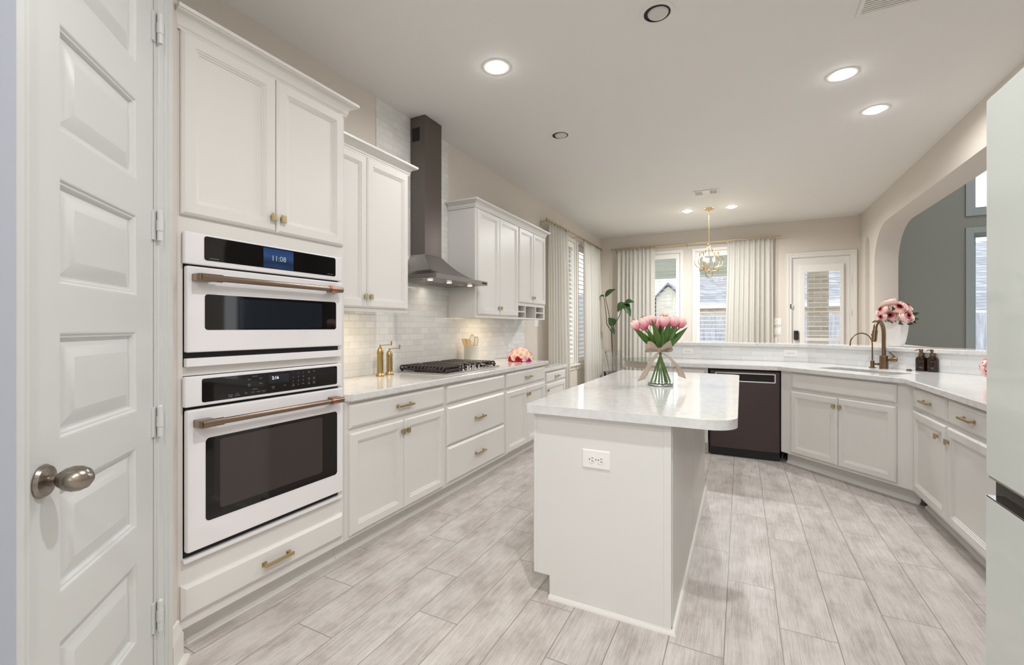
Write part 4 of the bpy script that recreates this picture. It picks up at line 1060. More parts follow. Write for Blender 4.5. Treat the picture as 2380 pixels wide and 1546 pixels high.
TUL = [(-0.140, 0.00, 1.292, 'leftmost tulip of the island bunch, lowest and leaning out'), (-0.098, -0.03, 1.310, 'pale-topped tulip second from the left in the glass vase'),
       (-0.041, 0.02, 1.320, 'tulip third from the left, upright above the ribbon bow'), (0.003, -0.045, 1.314, 'frontmost tulip opening to show its coral heart'),
       (0.040, 0.055, 1.340, 'highest tulip, at the back of the vase bunch'), (0.070, -0.02, 1.312, 'tulip right of the open coral one, overlapping the highest bloom'),
       (0.122, 0.01, 1.305, 'rightmost tulip of the island bunch'), (-0.065, 0.09, 1.290, 'half-hidden tulip behind the left blooms'), (0.020, 0.10, 1.295, 'half-hidden tulip behind the open coral bloom')]
for a, b_, z, lab in TUL:
    top = vp(a, b_, z-0.030); neck = vp(a*0.12, b_*0.2, 1.150); foot = vp(-a*0.45+rnd.uniform(-.01, .01), -b_*0.5, 0.936)
    t = T('tulip', lab, 'tulip', tuple(foot), 0, 'pink tulips in the glass vase')
    mid = neck.lerp(top, 0.5)+Vector((0, 0, 0.012))
    P('stem', tube(BM(), [foot, foot.lerp(neck, 0.5), neck, mid, top], 0.0055, 8), 'stem_green', t, world=True)
    d = (top-mid).normalized(); d = (d+Vector((0, 0, 0.9))).normalized(); R = rot_to(d); op = 1.18 if 'open' in lab and 'front' in lab else 1.0
    bm = BM()
    for ring in range(2):
        for i in range(3):
            def pf(v, ring=ring):
                s = 0.27+0.73*math.sin(PI*min(1, 0.08+v*0.62)) if v < 0.68 else 0.27+0.73*math.sin(PI*(0.08+0.42))*(1-0.50*((v-0.68)/0.32)**1.4*(2.1-op))
                return 0.0305*op*(s if v > 0.02 else 0.15)*(0.93 if ring == 0 else 1.0), 0.073*v*(1.0 if ring == 0 else 0.96)
            petal(bm, top, R, 2*PI*(i+0.5*ring)/3+a*9, 0.98, pf, lambda u, v: v, 0.010, 8, 10, 0.5)
    P('bloom', bm, 'tulip_petal', t, world=True, ang=70)
    if 'coral' in lab and 'front' in lab:
        P('pistil', lathe(BM(), [(0.010, 0.02), (0.013, 0.04), (0.008, 0.056)], tuple(top), 10, tuple(d)), 'blossom_coral', t, world=True)
LV = [(-0.172, -0.02, 1.272, .040), (-0.072, -0.05, 1.330, .040), (0.036, -0.06, 1.324, .038), (0.104, -0.03, 1.322, .038), (0.166, -0.01, 1.280, .042), (-0.112, 0.02, 1.215, .032), (0.130, 0.03, 1.25, .040), (-0.03, 0.05, 1.30, .036), (0.075, 0.06, 1.295, .036), (0.0, -0.03, 1.262, .036), (-0.13, 0.06, 1.25, .036), (0.100, -0.05, 1.225, .036), (-0.045, 0.0, 1.285, .036), (-0.098, -0.03, 1.262, .036), (0.058, -0.02, 1.305, .036), (0.115, 0.05, 1.285, .036), (0.015, 0.04, 1.315, .034), (-0.06, 0.07, 1.24, .034)]
tl_ = [o for o in C.objects if o.name.split('.')[0] == 'tulip']
for i, (a, b_, z, w) in enumerate(LV):
    bs_ = vp(a*0.10, b_*0.2, 1.135); tp_ = vp(a, b_, z)
    ctrl = bs_.lerp(tp_, 0.5)
    bm = leaf(BM(), bs_, tp_, w, -VD+Vector((0, 0, 0.15)), 0.05*(1 if i % 2 else -1), 0.55, 5, 12, 0.8)
    P('leaf', bm, 'petal_leaf', tl_[i % len(tl_)], world=True, ang=60, solid=0.0012)
# burlap bow
bw = T('ribbon_bow', 'sheer tan burlap ribbon bow tied around the glass vase neck', 'ribbon', tuple(vp(0, -0.05, 1.14)), 0)
def band(pts, width_dir, hw, n=26):
    pts = [Vector(p) for p in pts]
    def at(t):
        x = t*(len(pts)-1); i = min(int(x), len(pts)-2); return pts[i].lerp(pts[i+1], x-i)
    bm = BM(); surf(bm, lambda u, v: at(v)+(width_dir(v) if callable(width_dir) else Vector(width_dir))*((u*2-1)*hw(v)), 4, n); return bm
KX = -0.028
for s, dz in ((-1, 0.022), (1, 0.026)):
    pts = [vp(KX+s*0.004, -0.056, 1.138)] + bez(vp(KX+s*0.010, -0.060, 1.142), vp(KX+s*0.045, -0.090, 1.158+dz), vp(KX+s*0.082, -0.080, 1.156+dz), vp(KX+s*0.078, -0.052, 1.146+dz*0.6), 10) + bez(vp(KX+s*0.074, -0.042, 1.143+dz*0.5), vp(KX+s*0.062, -0.020, 1.140+dz*0.3), vp(KX+s*0.030, -0.035, 1.140), vp(KX+s*0.004, -0.050, 1.136), 10)
    P('loop', band(pts, Vector((0, 0, 1))-VR*0.25*s, lambda v: 0.005+0.021*math.sin(PI*v)**0.8*(1-0.12*math.sin(9*v))), 'ribbon_burlap', bw, world=True, ang=80, solid=0.0008)
for s, ex, ez in ((-1, -0.145, 0.957), (1, 0.104, 0.975)):
    pts = bez(vp(KX, -0.060, 1.135), vp(KX+s*0.035, -0.100, 1.11), vp(ex*0.72, -0.112, 1.06), vp(ex, -0.085, ez), 16)
    wd_ = (VR*0.9+Vector((0, 0, 0.35*(-s)))).normalized()
    P('tail', band(pts, lambda v: (wd_*1.0+VD*0.3*math.sin(6*v)), lambda v: 0.007+0.014*min(1, v*3)+0.003*math.sin(8*v)), 'ribbon_burlap', bw, world=True, ang=80, solid=0.0008)
P('knot', ellip(BM(), vp(KX, -0.056, 1.138), (0.012, 0.010, 0.014), 12, 8), 'ribbon_burlap', bw, world=True)
P('neck_wrap', lathe(BM(), [(0.046, 0.212), (0.044, 0.235), (0.0475, 0.240)], tuple(VC), 32, cap0=False, cap1=False), 'ribbon_burlap', bw, world=True, solid=0.0008)

# ---- soap bottles, white vase of roses, peonies by the fridge
def soap(label, x, y):
    t = T('soap_bottle', label, 'soap dispenser', (x, y, 0.915), 0, 'amber soap bottles')
    P('glass', lathe(BM(), [(0.034, 0), (0.0375, 0.004), (0.0375, 0.098), (0.034, 0.112), (0.022, 0.122), (0.0155, 0.126), (0.0155, 0.134)], (0, 0, 0), 32), 'amber_glass', t)
    p = P('pump', lathe(BM(), [(0.019, 0.128), (0.019, 0.148), (0.013, 0.151), (0.013, 0.162), (0.015, 0.165), (0.015, 0.182), (0.012, 0.186)], (0, 0, 0), 24), 'faucet_bronze', t)
    P('nozzle', tube(BM(), bez((0, 0, 0.176), (-0.020, -0.010, 0.180), (-0.036, -0.018, 0.182), (-0.048, -0.024, 0.168), 8), 0.0032, 8), 'faucet_bronze', p)
    bm = BM(); cx, cy = -0.319, -0.948
    for z, hw in ((0.082, 0.014), (0.036, 0.010), (0.029, 0.008)):
        for k2 in range(6):
            a = math.atan2(cy, cx)+(k2-2.5)*hw*10; 
            px, py = 0.0377*math.cos(a), 0.0377*math.sin(a); box(bm, px-0.0018, py-0.0008, z, px+0.0018, py+0.0008, z+0.002)
    P('label_print', bm, 'print_white', t)
soap('left amber glass soap bottle with bronze pump behind the sink', 1.337, 4.937)
soap('right amber glass soap bottle with bronze pump, nearer the fridge', 1.394, 4.888)
RV = (1.245, 5.265, 1.105)
ONE('ceramic_vase', lathe(BM(), [(0.052, 0), (0.057, 0.004), (0.074, 0.055), (0.088, 0.14), (0.094, 0.222), (0.091, 0.224), (0.086, 0.215), (0.072, 0.08), (0.05, 0.012)], RV, 40, cap1=True), 'ceramic_white', 'tapered white ceramic vase standing on the bar ledge', 'vase', origin=RV)
rt = T('rose_bouquet', 'pale pink roses with crimson hearts in the white ledge vase', 'bouquet', (RV[0], RV[1], RV[2]+0.172), 0)
rnd = random.Random(5)
r2 = lambda a, b_, z: Vector((0, 0, z)) + VR*a + VD*b_
for a, b_, z, d, s in ((-0.055, 0.02, 0.232, (-.3, .2, 1), .072), (-0.035, -0.075, 0.175, (-.25, -.75, .6), .072), (0.062, -0.05, 0.190, (.35, -.6, .75), .070), (-0.100, -0.06, 0.105, (-.75, -.65, .35), .066), (0.010, -0.115, 0.100, (.1, -1, .35), .076), (-0.130, 0.01, 0.160, (-.9, .0, .5), .060),
                       (0.125, 0.02, 0.110, (.9, .2, .25), .075), (0.03, 0.10, 0.19, (.2, .8, .7), .07), (-0.07, 0.11, 0.12, (-.5, .9, .4), .07), (0.09, 0.12, 0.10, (.6, .9, .3), .07), (-0.155, -0.02, 0.095, (-1, -.2, .2), .05)):
    dd = VR*d[0]+VD*d[1]+Vector((0, 0, d[2])); bm = BM(); rose(bm, r2(a*0.84, b_*0.84, z)-dd.normalized()*s*0.45, dd, s*0.86, rnd, 1.0); P('bloom', bm, 'rose_pale', rt, ang=60)
bm = BM()
for a, b_, z, e2 in ((0.08, -0.09, 0.10, (0.145, -0.10, 0.135)), (0.07, -0.10, 0.07, (0.125, -0.12, 0.075)), (-0.11, -0.08, 0.15, (-0.125, -0.09, 0.195)), (-0.03, -0.10, 0.04, (-0.09, -0.12, 0.03)), (0.02, -0.10, 0.04, (0.06, -0.13, 0.025)), (0.06, -0.08, 0.06, (0.10, -0.12, 0.035)), (-0.09, -0.06, 0.05, (-0.15, -0.06, 0.065)), (0.06, 0.1, 0.06, (0.13, 0.15, 0.06)), (-0.05, 0.1, 0.06, (-0.11, 0.15, 0.05))):
    leaf(bm, r2(a*.85, b_, z), r2(e2[0]*.87, e2[1], e2[2]), 0.045, -VD+Vector((0, 0, .6)), 0.08)
P('leaves', bm, 'leaf_dark', rt, ang=60)
bm = BM()
for i in range(7):
    a = 2*PI*i/7; tube(bm, [(0.02*math.cos(a), 0.02*math.sin(a), -0.14), (0.06*math.cos(a), 0.06*math.sin(a), 0.04), (0.09*math.cos(a), 0.09*math.sin(a), 0.10)], 0.004, 6)
P('stems', bm, 'stem_green', rt)
PV = (1.475, 4.00, 0.915)
ONE('ceramic_vase', lathe(BM(), [(0.045, 0), (0.055, 0.02), (0.05, 0.08), (0.035, 0.11), (0.032, 0.11), (0.045, 0.08), (0.04, 0.01)], PV, 28), 'ceramic_white', 'small white vase under the pink peonies, hidden by the fridge edge', 'vase', origin=PV)
bouquet('peony_bouquet', 'pink peony bunch on the right worktop, cut off by the fridge', (PV[0], PV[1], 1.01), 0.112, 0.108, lambda d, r: r.choice(['peony_pink', 'peony_pink', 'peony_blush']), 20, 0.055, 8, -0.15, leaves=10)

# ---- outlets and switches (local frame: x along the wall, y into it)
def outlet(label, loc, rz, w=0.118, h=0.074, k=1.0, cat='outlet', group=None):
    t = T('outlet', label, cat, loc, rz, group)
    P('plate', rings(BM(), -w/2, -h/2, w/2, h/2, [(0, 0), (0, -0.003), (0.004, -0.0065), (0.006, -0.0068)]), 'plastic_white', t)
    for s in (-1, 1):
        cx = s*0.0195*k
        r = P('receptacle', prism(BM(), [(cx+max(-0.0145, min(0.0145, 0.0172*math.cos(a)))*k, 0.0172*math.sin(a)*k) for a in [2*PI*i/28 for i in range(28)]], -0.0085, -0.006, XZ), 'plastic_white', t)
        bm = BM()
        for dz in (-0.006, 0.006): box(bm, cx+0.001*k, -0.0092, dz*k-0.0011, cx+0.0095*k, -0.0084, dz*k+0.0011)
        lathe(bm, [(0.0026, 0), (0.0026, 0.0008)], (cx-0.0075*k, -0.0084, 0), 12, (0, -1, 0)); P('slots', bm, 'plastic_dark', r)
    P('screw', lathe(BM(), [(0.003, 0), (0.0025, 0.001)], (0, -0.0066, 0), 12, (0, -1, 0)), 'nickel', t)
    return t
outlet('white double outlet on the end panel of the island', (-0.580, 1.985, 0.685), 0, 0.128, 0.084, 1.05)
outlet('white outlet on the bar tile above the cabinet left of the dishwasher', (-0.561, 5.682, 1.000), 0, 0.122, 0.076)
outlet('white outlet on the bar tile at the corner above the dishwasher', (0.470, 5.682, 1.004), 0, 0.128, 0.080)
outlet('outlet on the tile half hidden by the peony bouquet', (WX+0.008, 4.90, 1.025), 90, 0.074, 0.118, 0.8)
def switch(label, loc, rz, gangs=2, w=0.116, h=0.118):
    t = T('light_switch', label, 'light switch', loc, rz, 'white rocker switches')
    P('plate', rings(BM(), -w/2, -h/2, w/2, h/2, [(0, 0), (0, -0.003), (0.004, -0.006), (0.006, -0.0063)]), 'plastic_white', t)
    for g in range(gangs):
        cx = (g-(gangs-1)/2)*0.046; P('rocker', rings(BM(), cx-0.0165, -0.033, cx+0.0165, 0.033, [(0, -0.006), (0.001, -0.0085), (0.003, -0.0095)]), 'plastic_white', t)
switch('white switch plate on the left wall under the cubbyhole cabinet', (WX, 5.745, 1.347), 90, 3, 0.163)
switch('upper white switch plate between the back curtain and the back door', (0.555, BY, 1.376), 0)
switch('middle white switch plate between the back curtain and the back door', (0.555, BY, 1.215), 0)
switch('lowest white switch plate by the back curtain, just above the ledge', (0.520, BY, 1.045), 0, 1, 0.072)

# ---- ceiling lights, speakers' twins and vents
def can(label, x, y, lit=True, group='lit recessed ceiling lights', watts=CAN_W, z=CE):
    t = T('recessed_light', label, 'ceiling light', (x, y, z), 0, group)
    P('trim_ring', lathe(BM(), [(0.098, 0), (0.097, -0.003), (0.086, -0.005), (0.074, -0.004), (0.072, 0.0)], (0, 0, 0), 40, cap0=False, cap1=False), 'trim_white', t)
    if lit:
        P('lens', lathe(BM(), [(0.056, -0.001), (0.053, -0.010), (0.044, -0.019), (0.028, -0.025), (0.008, -0.027)], (0, 0, 0), 32), 'lamp_glow', t)
        lamp('can_light', 'AREA', (0, 0, -0.030), watts, (1.0, 0.995, 0.99), 0.10, t, spread=168)
    else:
        P('inner_ring', lathe(BM(), [(0.0725, -0.004), (0.071, -0.0055), (0.066, -0.004)], (0, 0, 0), 40, cap0=False, cap1=False), 'dark_interior', t)
        P('well', lathe(BM(), [(0.0725, -0.0015), (0.068, -0.0010)], (0, 0, 0), 40), 'dark_interior', t)
        P('lens', lathe(BM(), [(0.058, -0.002), (0.052, -0.010), (0.035, -0.015), (0.012, -0.017)], (0.005, 0.004, 0), 32), 'lens_grey', t)
    return t
can('lit ceiling light nearest the oven tower and range hood', -1.50, 2.725, watts=10.0)
can('larger-looking lit ceiling light above the island, of the close right pair', 0.639, 3.94)
can('lit ceiling light over the sink corner, further of the right pair', 0.982, 4.703)
can('lit ceiling light left of the chandelier chain', -0.74, 7.44, watts=FAR_CAN_W)
can('lit ceiling light right of the chandelier chain', -0.128, 7.48, watts=FAR_CAN_W)
can('unlit dark-rimmed ceiling light at the top edge above the island', -0.427, 2.68, False, 'unlit recessed ceiling lights')
can('unlit dark-rimmed ceiling light in front of the right-hand wall cabinets', -1.502, 3.963, False, 'unlit recessed ceiling lights')
for i, (x, y) in enumerate(((-0.1, 1.0), (0.5, -0.7), (-0.6, -1.9), (1.0, -2.1))):  # unseen fill lights, added to brighten the kitchen from behind the camera
    can('added fill light out of sight over the camera end of the kitchen', x, y, watts=FILL_CAN_W)
for x, y in ((3.4, 7.4), (4.6, 5.0), (3.4, 3.0)):  # unseen fill lights, added because the great room came out dark
    can('added fill light out of sight in the tall great room', x, y, watts=20.0, z=5.6)
def vent(label, x, y, w, d, n, rz, three=False):
    t = T('air_vent', label, 'air vent', (x, y, CE), rz, 'white ceiling air vents')
    P('backing', box(BM(), -w/2+0.02, -d/2+0.02, -0.003, w/2-0.02, d/2-0.02, -0.001), 'dark_interior', t)
    P('frame', prism(BM(), R4(-w/2, -d/2, w/2, d/2), -0.010, -0.0005, holes=[R4(-w/2+0.022, -d/2+0.022, w/2-0.022, d/2-0.022)]), 'trim_white', t, bev=0.002)
    bm = BM()
    for i in range(n):
        xx = -w/2+0.022+(w-0.044)*(i+0.5)/n
        if three and abs(xx) < w*0.14: continue
        box(bm, xx-(w/n)*0.24, -d/2+0.022, -0.009, xx+(w/n)*0.24, d/2-0.022, -0.003)
    if three: box(bm, -w*0.14, -d/2+0.022, -0.009, w*0.14, d/2-0.022, -0.003)
    P('louvres', bm, 'trim_white', t)
vent('small white ceiling vent in front of the chandelier', -0.415, 6.53, 0.31, 0.22, 17, 0, True)
vent('white ceiling vent cut off by the top edge of the photo', 0.735, 3.13, 0.22, 0.30, 9, 90)

# ---- chandelier
CHX, CHY = -0.432, 7.46
ch = T('chandelier', 'small gold quatrefoil chandelier hanging on a chain with candle bulbs', 'chandelier', (CHX, CHY, CE), 0)
P('ceiling_canopy', lathe(BM(), [(0.072, 0), (0.070, -0.008), (0.045, -0.020), (0.014, -0.026), (0.010, -0.034)], (0, 0, 0), 28), 'gold_fixture', ch)
bm = BM()
zt, zb = -0.034, -0.525; n = 22; pit = (zt-zb)/n
for i in range(n):
    zc = zt-pit*(i+0.5); ax = VR if i % 2 else VD
    tube(bm, [Vector((0, 0, zc))+ax*(0.006*math.cos(2*PI*k2/10))+Vector((0, 0, pit*0.64*math.sin(2*PI*k2/10))) for k2 in range(10)], 0.0016, 5, True)
tube(bm, [(VR*(0.020*math.cos(2*PI*k2/14))+Vector((0, 0, -0.552+0.024*math.sin(2*PI*k2/14)))) for k2 in range(14)], 0.0025, 6, True)
P('chain', bm, 'gold_fixture', ch)
zc0 = 2.275-CE
AX = Matrix.Rotation(math.radians(4), 3, 'Z') @ VR; DX = Matrix.Rotation(math.radians(4), 3, 'Z') @ VD
q3 = lambda x, d, z: AX*x+DX*d+Vector((0, 0, zc0+z))
arc = [(0.056*math.cos(PI*i/14), 0.150+0.069*math.sin(PI*i/14)) for i in range(15)]
P('arch', tube(BM(), [q3(0.115, 0, 0.132), q3(0.056, 0, 0.132)]+[q3(x, 0, z) for x, z in arc]+[q3(-0.056, 0, 0.132), q3(-0.115, 0, 0.132)], 0.0065, 8), 'gold_fixture', ch, ang=50)
P('arch', tube(BM(), [q3(0.115, 0, -0.137), q3(0.056, 0, -0.137), q3(0.056, 0, -0.165)]+[q3(0.056*math.cos(PI*i/14), 0, -0.165-0.072*math.sin(PI*i/14)) for i in range(1, 14)]+[q3(-0.056, 0, -0.165), q3(-0.056, 0, -0.137), q3(-0.115, 0, -0.137)], 0.0065, 8), 'gold_fixture', ch, ang=50)
for dd in (-0.055, 0.055):
    for sx in (-1, 1):
        P('side_lobe', tube(BM(), [q3(sx*0.115, dd, 0.135), q3(sx*0.115, dd, 0.080)]+[q3(sx*(0.115+0.078*math.sin(PI*i/14)), dd, 0.080*math.cos(PI*i/14)) for i in range(15)]+[q3(sx*0.115, dd, -0.080), q3(sx*0.115, dd, -0.140)], 0.0065, 8), 'gold_fixture', ch, ang=50)
bm = BM()
for sx in (-1, 1):
    for z in (0.132, -0.137): tube(bm, [q3(sx*0.115, -0.061, z), q3(sx*0.115, 0.061, z)], 0.0065, 8)
P('cross_bars', bm, 'gold_fixture', ch)
bm = tube(BM(), [(0, 0, zc0+0.219), (0, 0, zc0-0.15)], 0.004, 8); lathe(bm, [(0.028, -0.135), (0.030, -0.128), (0.012, -0.12), (0.008, -0.105)], (0, 0, zc0), 16); lathe(bm, [(0.003, -0.165), (0.009, -0.155), (0.006, -0.146), (0.01, -0.135)], (0, 0, zc0), 12)
P('centre_stem', bm, 'gold_fixture', ch)
for a, b_ in ((-0.083, -0.02), (0.083, 0.02), (-0.004, 0.055)):
    p = VR*a+VD*b_
    cndl = P('candle', tube(tube(BM(), [p+Vector((0, 0, zc0-0.118)), p+Vector((0, 0, zc0+0.005))], 0.0095, 12), [Vector((0, 0, zc0-0.128)), p*0.6+Vector((0, 0, zc0-0.130)), p+Vector((0, 0, zc0-0.116))], 0.004, 8), 'gold_fixture', ch)
    P('bulb', ellip(BM(), p+Vector((0, 0, zc0+0.035)), (0.019, 0.019, 0.034), 14, 10), 'bulb_glow', cndl)
    lamp('bulb_light', 'POINT', tuple(p+Vector((0, 0, zc0+0.035))), 3.0, (1, 0.86, 0.66), 0.03, ch)

# ---- curtain rods and curtains
def rod(label, p0, p1, wall_n, rings_at, brackets):
    p0, p1 = Vector(p0), Vector(p1); d = (p1-p0).normalized(); t = T('curtain_rod', label, 'curtain rod', tuple((p0+p1)/2), 0)
    P('rod', tube(BM(), [p0, p1], 0.0115, 12), 'brass', t, world=True)
    for e, s in ((p0, -1), (p1, 1)): P('finial', lathe(BM(), [(0.0165, 0), (0.018, 0.003), (0.018, 0.022), (0.015, 0.026)], tuple(e), 16, tuple(d*s)), 'brass', t, world=True)
    n = Vector(wall_n)
    for f in brackets:
        q2 = p0.lerp(p1, f); w = q2-n*0.118
        P('bracket', tube(tube(BM(), [q2+Vector((0, 0, -0.014)), w+Vector((0, 0, -0.014)), w+Vector((0, 0, -0.07))], 0.004, 8), [q2+Vector((0, 0, 0.012)), q2+Vector((0, 0, -0.02))], 0.007, 8), 'brass_aged', t, world=True)
    bm = BM(); a = n; 
    for f in rings_at:
        q2 = p0.lerp(p1, f)
        tube(bm, [q2+n*(0.017*math.cos(2*PI*k2/12))+Vector((0, 0, 0.017*math.sin(2*PI*k2/12)-0.004)) for k2 in range(12)], 0.0022, 5, True); box(bm, q2.x-0.002, q2.y-0.002, q2.z-0.04, q2.x+0.002, q2.y+0.002, q2.z-0.02)
    P('rings', bm, 'brass_aged', t, world=True)
def spread(a, b_, n): return [a+(b_-a)*i/(n-1) for i in range(n)]
rod('brass curtain rod over the left-wall windows', (-2.412, 5.86, 2.795), (-2.412, 8.60, 2.795), (1, 0, 0), spread(0.02, 0.31, 8)+spread(0.60, 0.96, 9), (0.01, 0.485, 0.975))
rod('long brass curtain rod across the back wall windows', (-2.27, 8.882, 2.822), (0.572, 8.882, 2.822), (0, -1, 0), spread(0.045, 0.285, 9)+spread(0.722, 0.965, 9), (0.02, 0.486, 0.98))
def curtain_panel(label, p0, p1, b0, b1, zt, zb, nf, amp, nrm, seed):
    rnd = random.Random(seed); ph = rnd.random()*6; p0, p1, b0, b1, nrm = map(Vector, (p0, p1, b0, b1, nrm))
    jit = [rnd.uniform(0.7, 1.3) for _ in range(nf+2)]
    def fn(u, v):
        base_ = p0.lerp(p1, u).lerp(b0.lerp(b1, u), v**1.3); x = u*nf; k2 = int(x)
        pinch = 0.55+0.45*min(1, v*4)
        s = math.sin(2*PI*x+0.7*math.sin(x*1.7+ph)); s = math.copysign(abs(s)**0.75, s)
        off = amp*jit[k2]*pinch*s + 0.012*math.sin(3.1*v+x*0.9+ph)*v
        return base_ + nrm*off + Vector((0, 0, zt+(zb-zt)*v))
    bm = BM(); surf(bm, fn, nf*12+1, 26)
    # 'curtain' stands free of the wall on its rings
    return ONE('curtain', bm, 'curtain_sheer', label, 'curtain', origin=tuple(b0.lerp(b1, 0.5)), group='cream sheer curtains', solid=0.002, ang=80)
curtain_panel('cream sheer curtain on the left wall nearest the kitchen cabinets', (-2.412, 5.90, 0), (-2.412, 6.70, 0), (-2.405, 5.93, 0), (-2.405, 6.80, 0), 2.775, 0.012, 7, 0.030, (1, 0, 0), 1)
curtain_panel('cream sheer curtain on the left wall by the room corner', (-2.412, 7.52, 0), (-2.412, 8.48, 0), (-2.390, 7.50, 0), (-2.390, 8.74, 0), 2.775, 0.012, 8, 0.032, (1, 0, 0), 2)
curtain_panel('cream sheer curtain on the back wall behind the fig plant', (-2.16, 8.882, 0), (-1.455, 8.882, 0), (-2.17, 8.875, 0), (-1.455, 8.875, 0), 2.80, 0.012, 9, 0.026, (0, -1, 0), 3)
curtain_panel('cream sheer curtain on the back wall right of the chandelier', (-0.215, 8.882, 0), (0.480, 8.882, 0), (-0.285, 8.875, 0), (0.485, 8.875, 0), 2.80, 0.012, 9, 0.026, (0, -1, 0), 4)

# ---- fiddle leaf fig
FG = Vector((-2.135, 8.40, 0))
pl = T('fiddle_leaf_fig', 'sparse fiddle leaf fig with bare stems in the room corner', 'plant', tuple(FG+Vector((0, 0, 0.40))), 0)
ONE('plant_pot', lathe(BM(), [(0.125, 0), (0.13, 0.005), (0.17, 0.43), (0.175, 0.445), (0.165, 0.448), (0.155, 0.40), (0.0, 0.395)], FG, 32, cap1=False), 'pot_black', 'black floor pot of the fig plant behind the clear chair', 'plant pot', origin=FG)
fx = lambda u: -2.293+(u-1405)*0.00822
fz = lambda v: EYE+(761.2-v)/1045.7*8.43
def fq(x, y, dy=0.0): u, v = 1380+x/7.03, 660+y/7.03; return Vector((fx(u), 8.40+dy, fz(v)))
P('trunk', tube(BM(), [FG+Vector((0, 0, 0.38)), fq(305, 1200), fq(298, 1000), fq(290, 780)], [0.013, 0.012, 0.011, 0.010], 8), 'bark', pl, world=True)
P('branch', tube(BM(), [fq(290, 780), fq(240, 700), fq(212, 655), fq(205, 520), fq(182, 330), fq(162, 185)], [0.009, 0.008, 0.008, 0.007, 0.006, 0.005], 8), 'bark', pl, world=True)
P('branch', tube(BM(), [fq(290, 780), fq(290, 700), fq(262, 570), fq(235, 430), fq(200, 270), fq(192, 195)], [0.009, 0.008, 0.007, 0.006, 0.006, 0.005], 8), 'bark', pl, world=True)
P('branch', tube(BM(), [fq(290, 780), fq(325, 670), fq(370, 610), fq(415, 530), fq(432, 470), fq(495, 320)], [0.009, 0.008, 0.007, 0.006, 0.005, 0.004], 8), 'bark', pl, world=True)
for a, b_, w, nr, cu in ((fq(175, 190), fq(105, 205, -.04), .09, (0, -.5, .8), .10), (fq(185, 195), fq(372, 92, -.05), .13, (.1, -.75, .55), .10), (fq(500, 310), fq(405, 462, -.08), .165, (-.2, -1, .3), .10), (fq(498, 315), fq(662, 312, -.05), .12, (.05, -.75, .6), .14), (fq(505, 325), fq(605, 535, -.06), .135, (.25, -1, .25), .08), (fq(345, 660), fq(248, 555, -.05), .165, (0, -1, .1), .06), (fq(300, 715), fq(345, 832, -.03), .07, (.2, -1, .1), .06), (fq(340, 640), fq(378, 658, -.03), .03, (.2, -1, .3), .05)):
    P('leaf', leaf(BM(), a, b_, w, nr, cu, 0.18, 7, 12, 0.62), 'leaf_fig', pl, world=True, ang=60, solid=0.002)

# ---- breakfast table, clear chairs and table flowers
TC = (-1.0, 7.60, 0)
tb_ = T('dining_table', 'round glass-topped dining table with weathered wood rim beyond the island', 'table', TC, 0)
P('glass_top', lathe(BM(), [(0.735, 0.748), (0.738, 0.752), (0.738, 0.758), (0.735, 0.761)], (0, 0, 0), 64), 'table_glass', tb_)
P('rim', lathe(BM(), [(0.70, 0.655), (0.715, 0.66), (0.715, 0.735), (0.72, 0.7475), (0.64, 0.7475), (0.64, 0.66)], (0, 0, 0), 64, cap0=False, cap1=False), 'table_wood', tb_)
P('pedestal', lathe(BM(), [(0.34, 0), (0.34, 0.03), (0.22, 0.06), (0.10, 0.12), (0.075, 0.25), (0.09, 0.45), (0.07, 0.6), (0.14, 0.66)], (0, 0, 0), 32), 'table_wood', tb_)
P('apron_spokes', box(box(BM(), -0.66, -0.03, 0.66, 0.66, 0.03, 0.72), -0.03, -0.66, 0.66, 0.03, 0.66, 0.72), 'table_wood', tb_)
def ghost(label, x, y, rz):
    t = T('acrylic_chair', label, 'chair', (x, y, 0), rz, 'clear acrylic dining chairs')
    bm = BM(); surf(bm, lambda u, v: Vector((0.23*(u*2-1)*(1+0.04*v), -0.20-0.10*v-0.06*(1-(u*2-1)**2), 0.45+0.42*v-0.025*abs(u*2-1)**3*v)), 9, 8)
    P('backrest', bm, 'acrylic', t, solid=0.012)
    bm = BM(); prism(bm, [(-0.21, -0.21), (0.21, -0.21), (0.235, 0.20), (-0.235, 0.20)], 0.44, 0.455); P('seat', bm, 'acrylic', t)
    for sx in (-1, 1):
        P('leg', tube(BM(), [(sx*0.225, 0.19, 0.0), (sx*0.215, 0.185, 0.44)], [0.014, 0.018], 8), 'acrylic', t)
        P('leg', tube(BM(), [(sx*0.225, -0.27, 0.0), (sx*0.205, -0.20, 0.44)], [0.014, 0.018], 8), 'acrylic', t)
        P('armrest', tube(BM(), [(sx*0.235, -0.245, 0.68), (sx*0.25, -0.05, 0.665), (sx*0.235, 0.10, 0.64), (sx*0.215, 0.15, 0.45)], 0.013, 8), 'acrylic', t)
ghost('clear acrylic chair at the table, its back towards the kitchen island', -1.56, 7.00, -45)
ghost('clear acrylic chair between the round table and the corner curtains', -1.78, 8.02, -118)
bouquet('table_flowers', 'low coral flower arrangement on the table, peeping over the ledge', (-0.86, 7.37, 0.985), 0.125, 0.125, lambda d, r: 'blossom_coral', 24, 0.042, 6, 0.0, leaves=8)
ONE('flower_bowl', lathe(BM(), [(0.05, 0), (0.08, 0.02), (0.11, 0.12), (0.12, 0.225), (0.112, 0.225), (0.10, 0.12), (0.06, 0.02)], (-0.86, 7.37, 0.762), 32), 'ceramic_white', 'white bowl under the coral flowers on the glass table', 'bowl', origin=(-0.86, 7.37, 0.762))
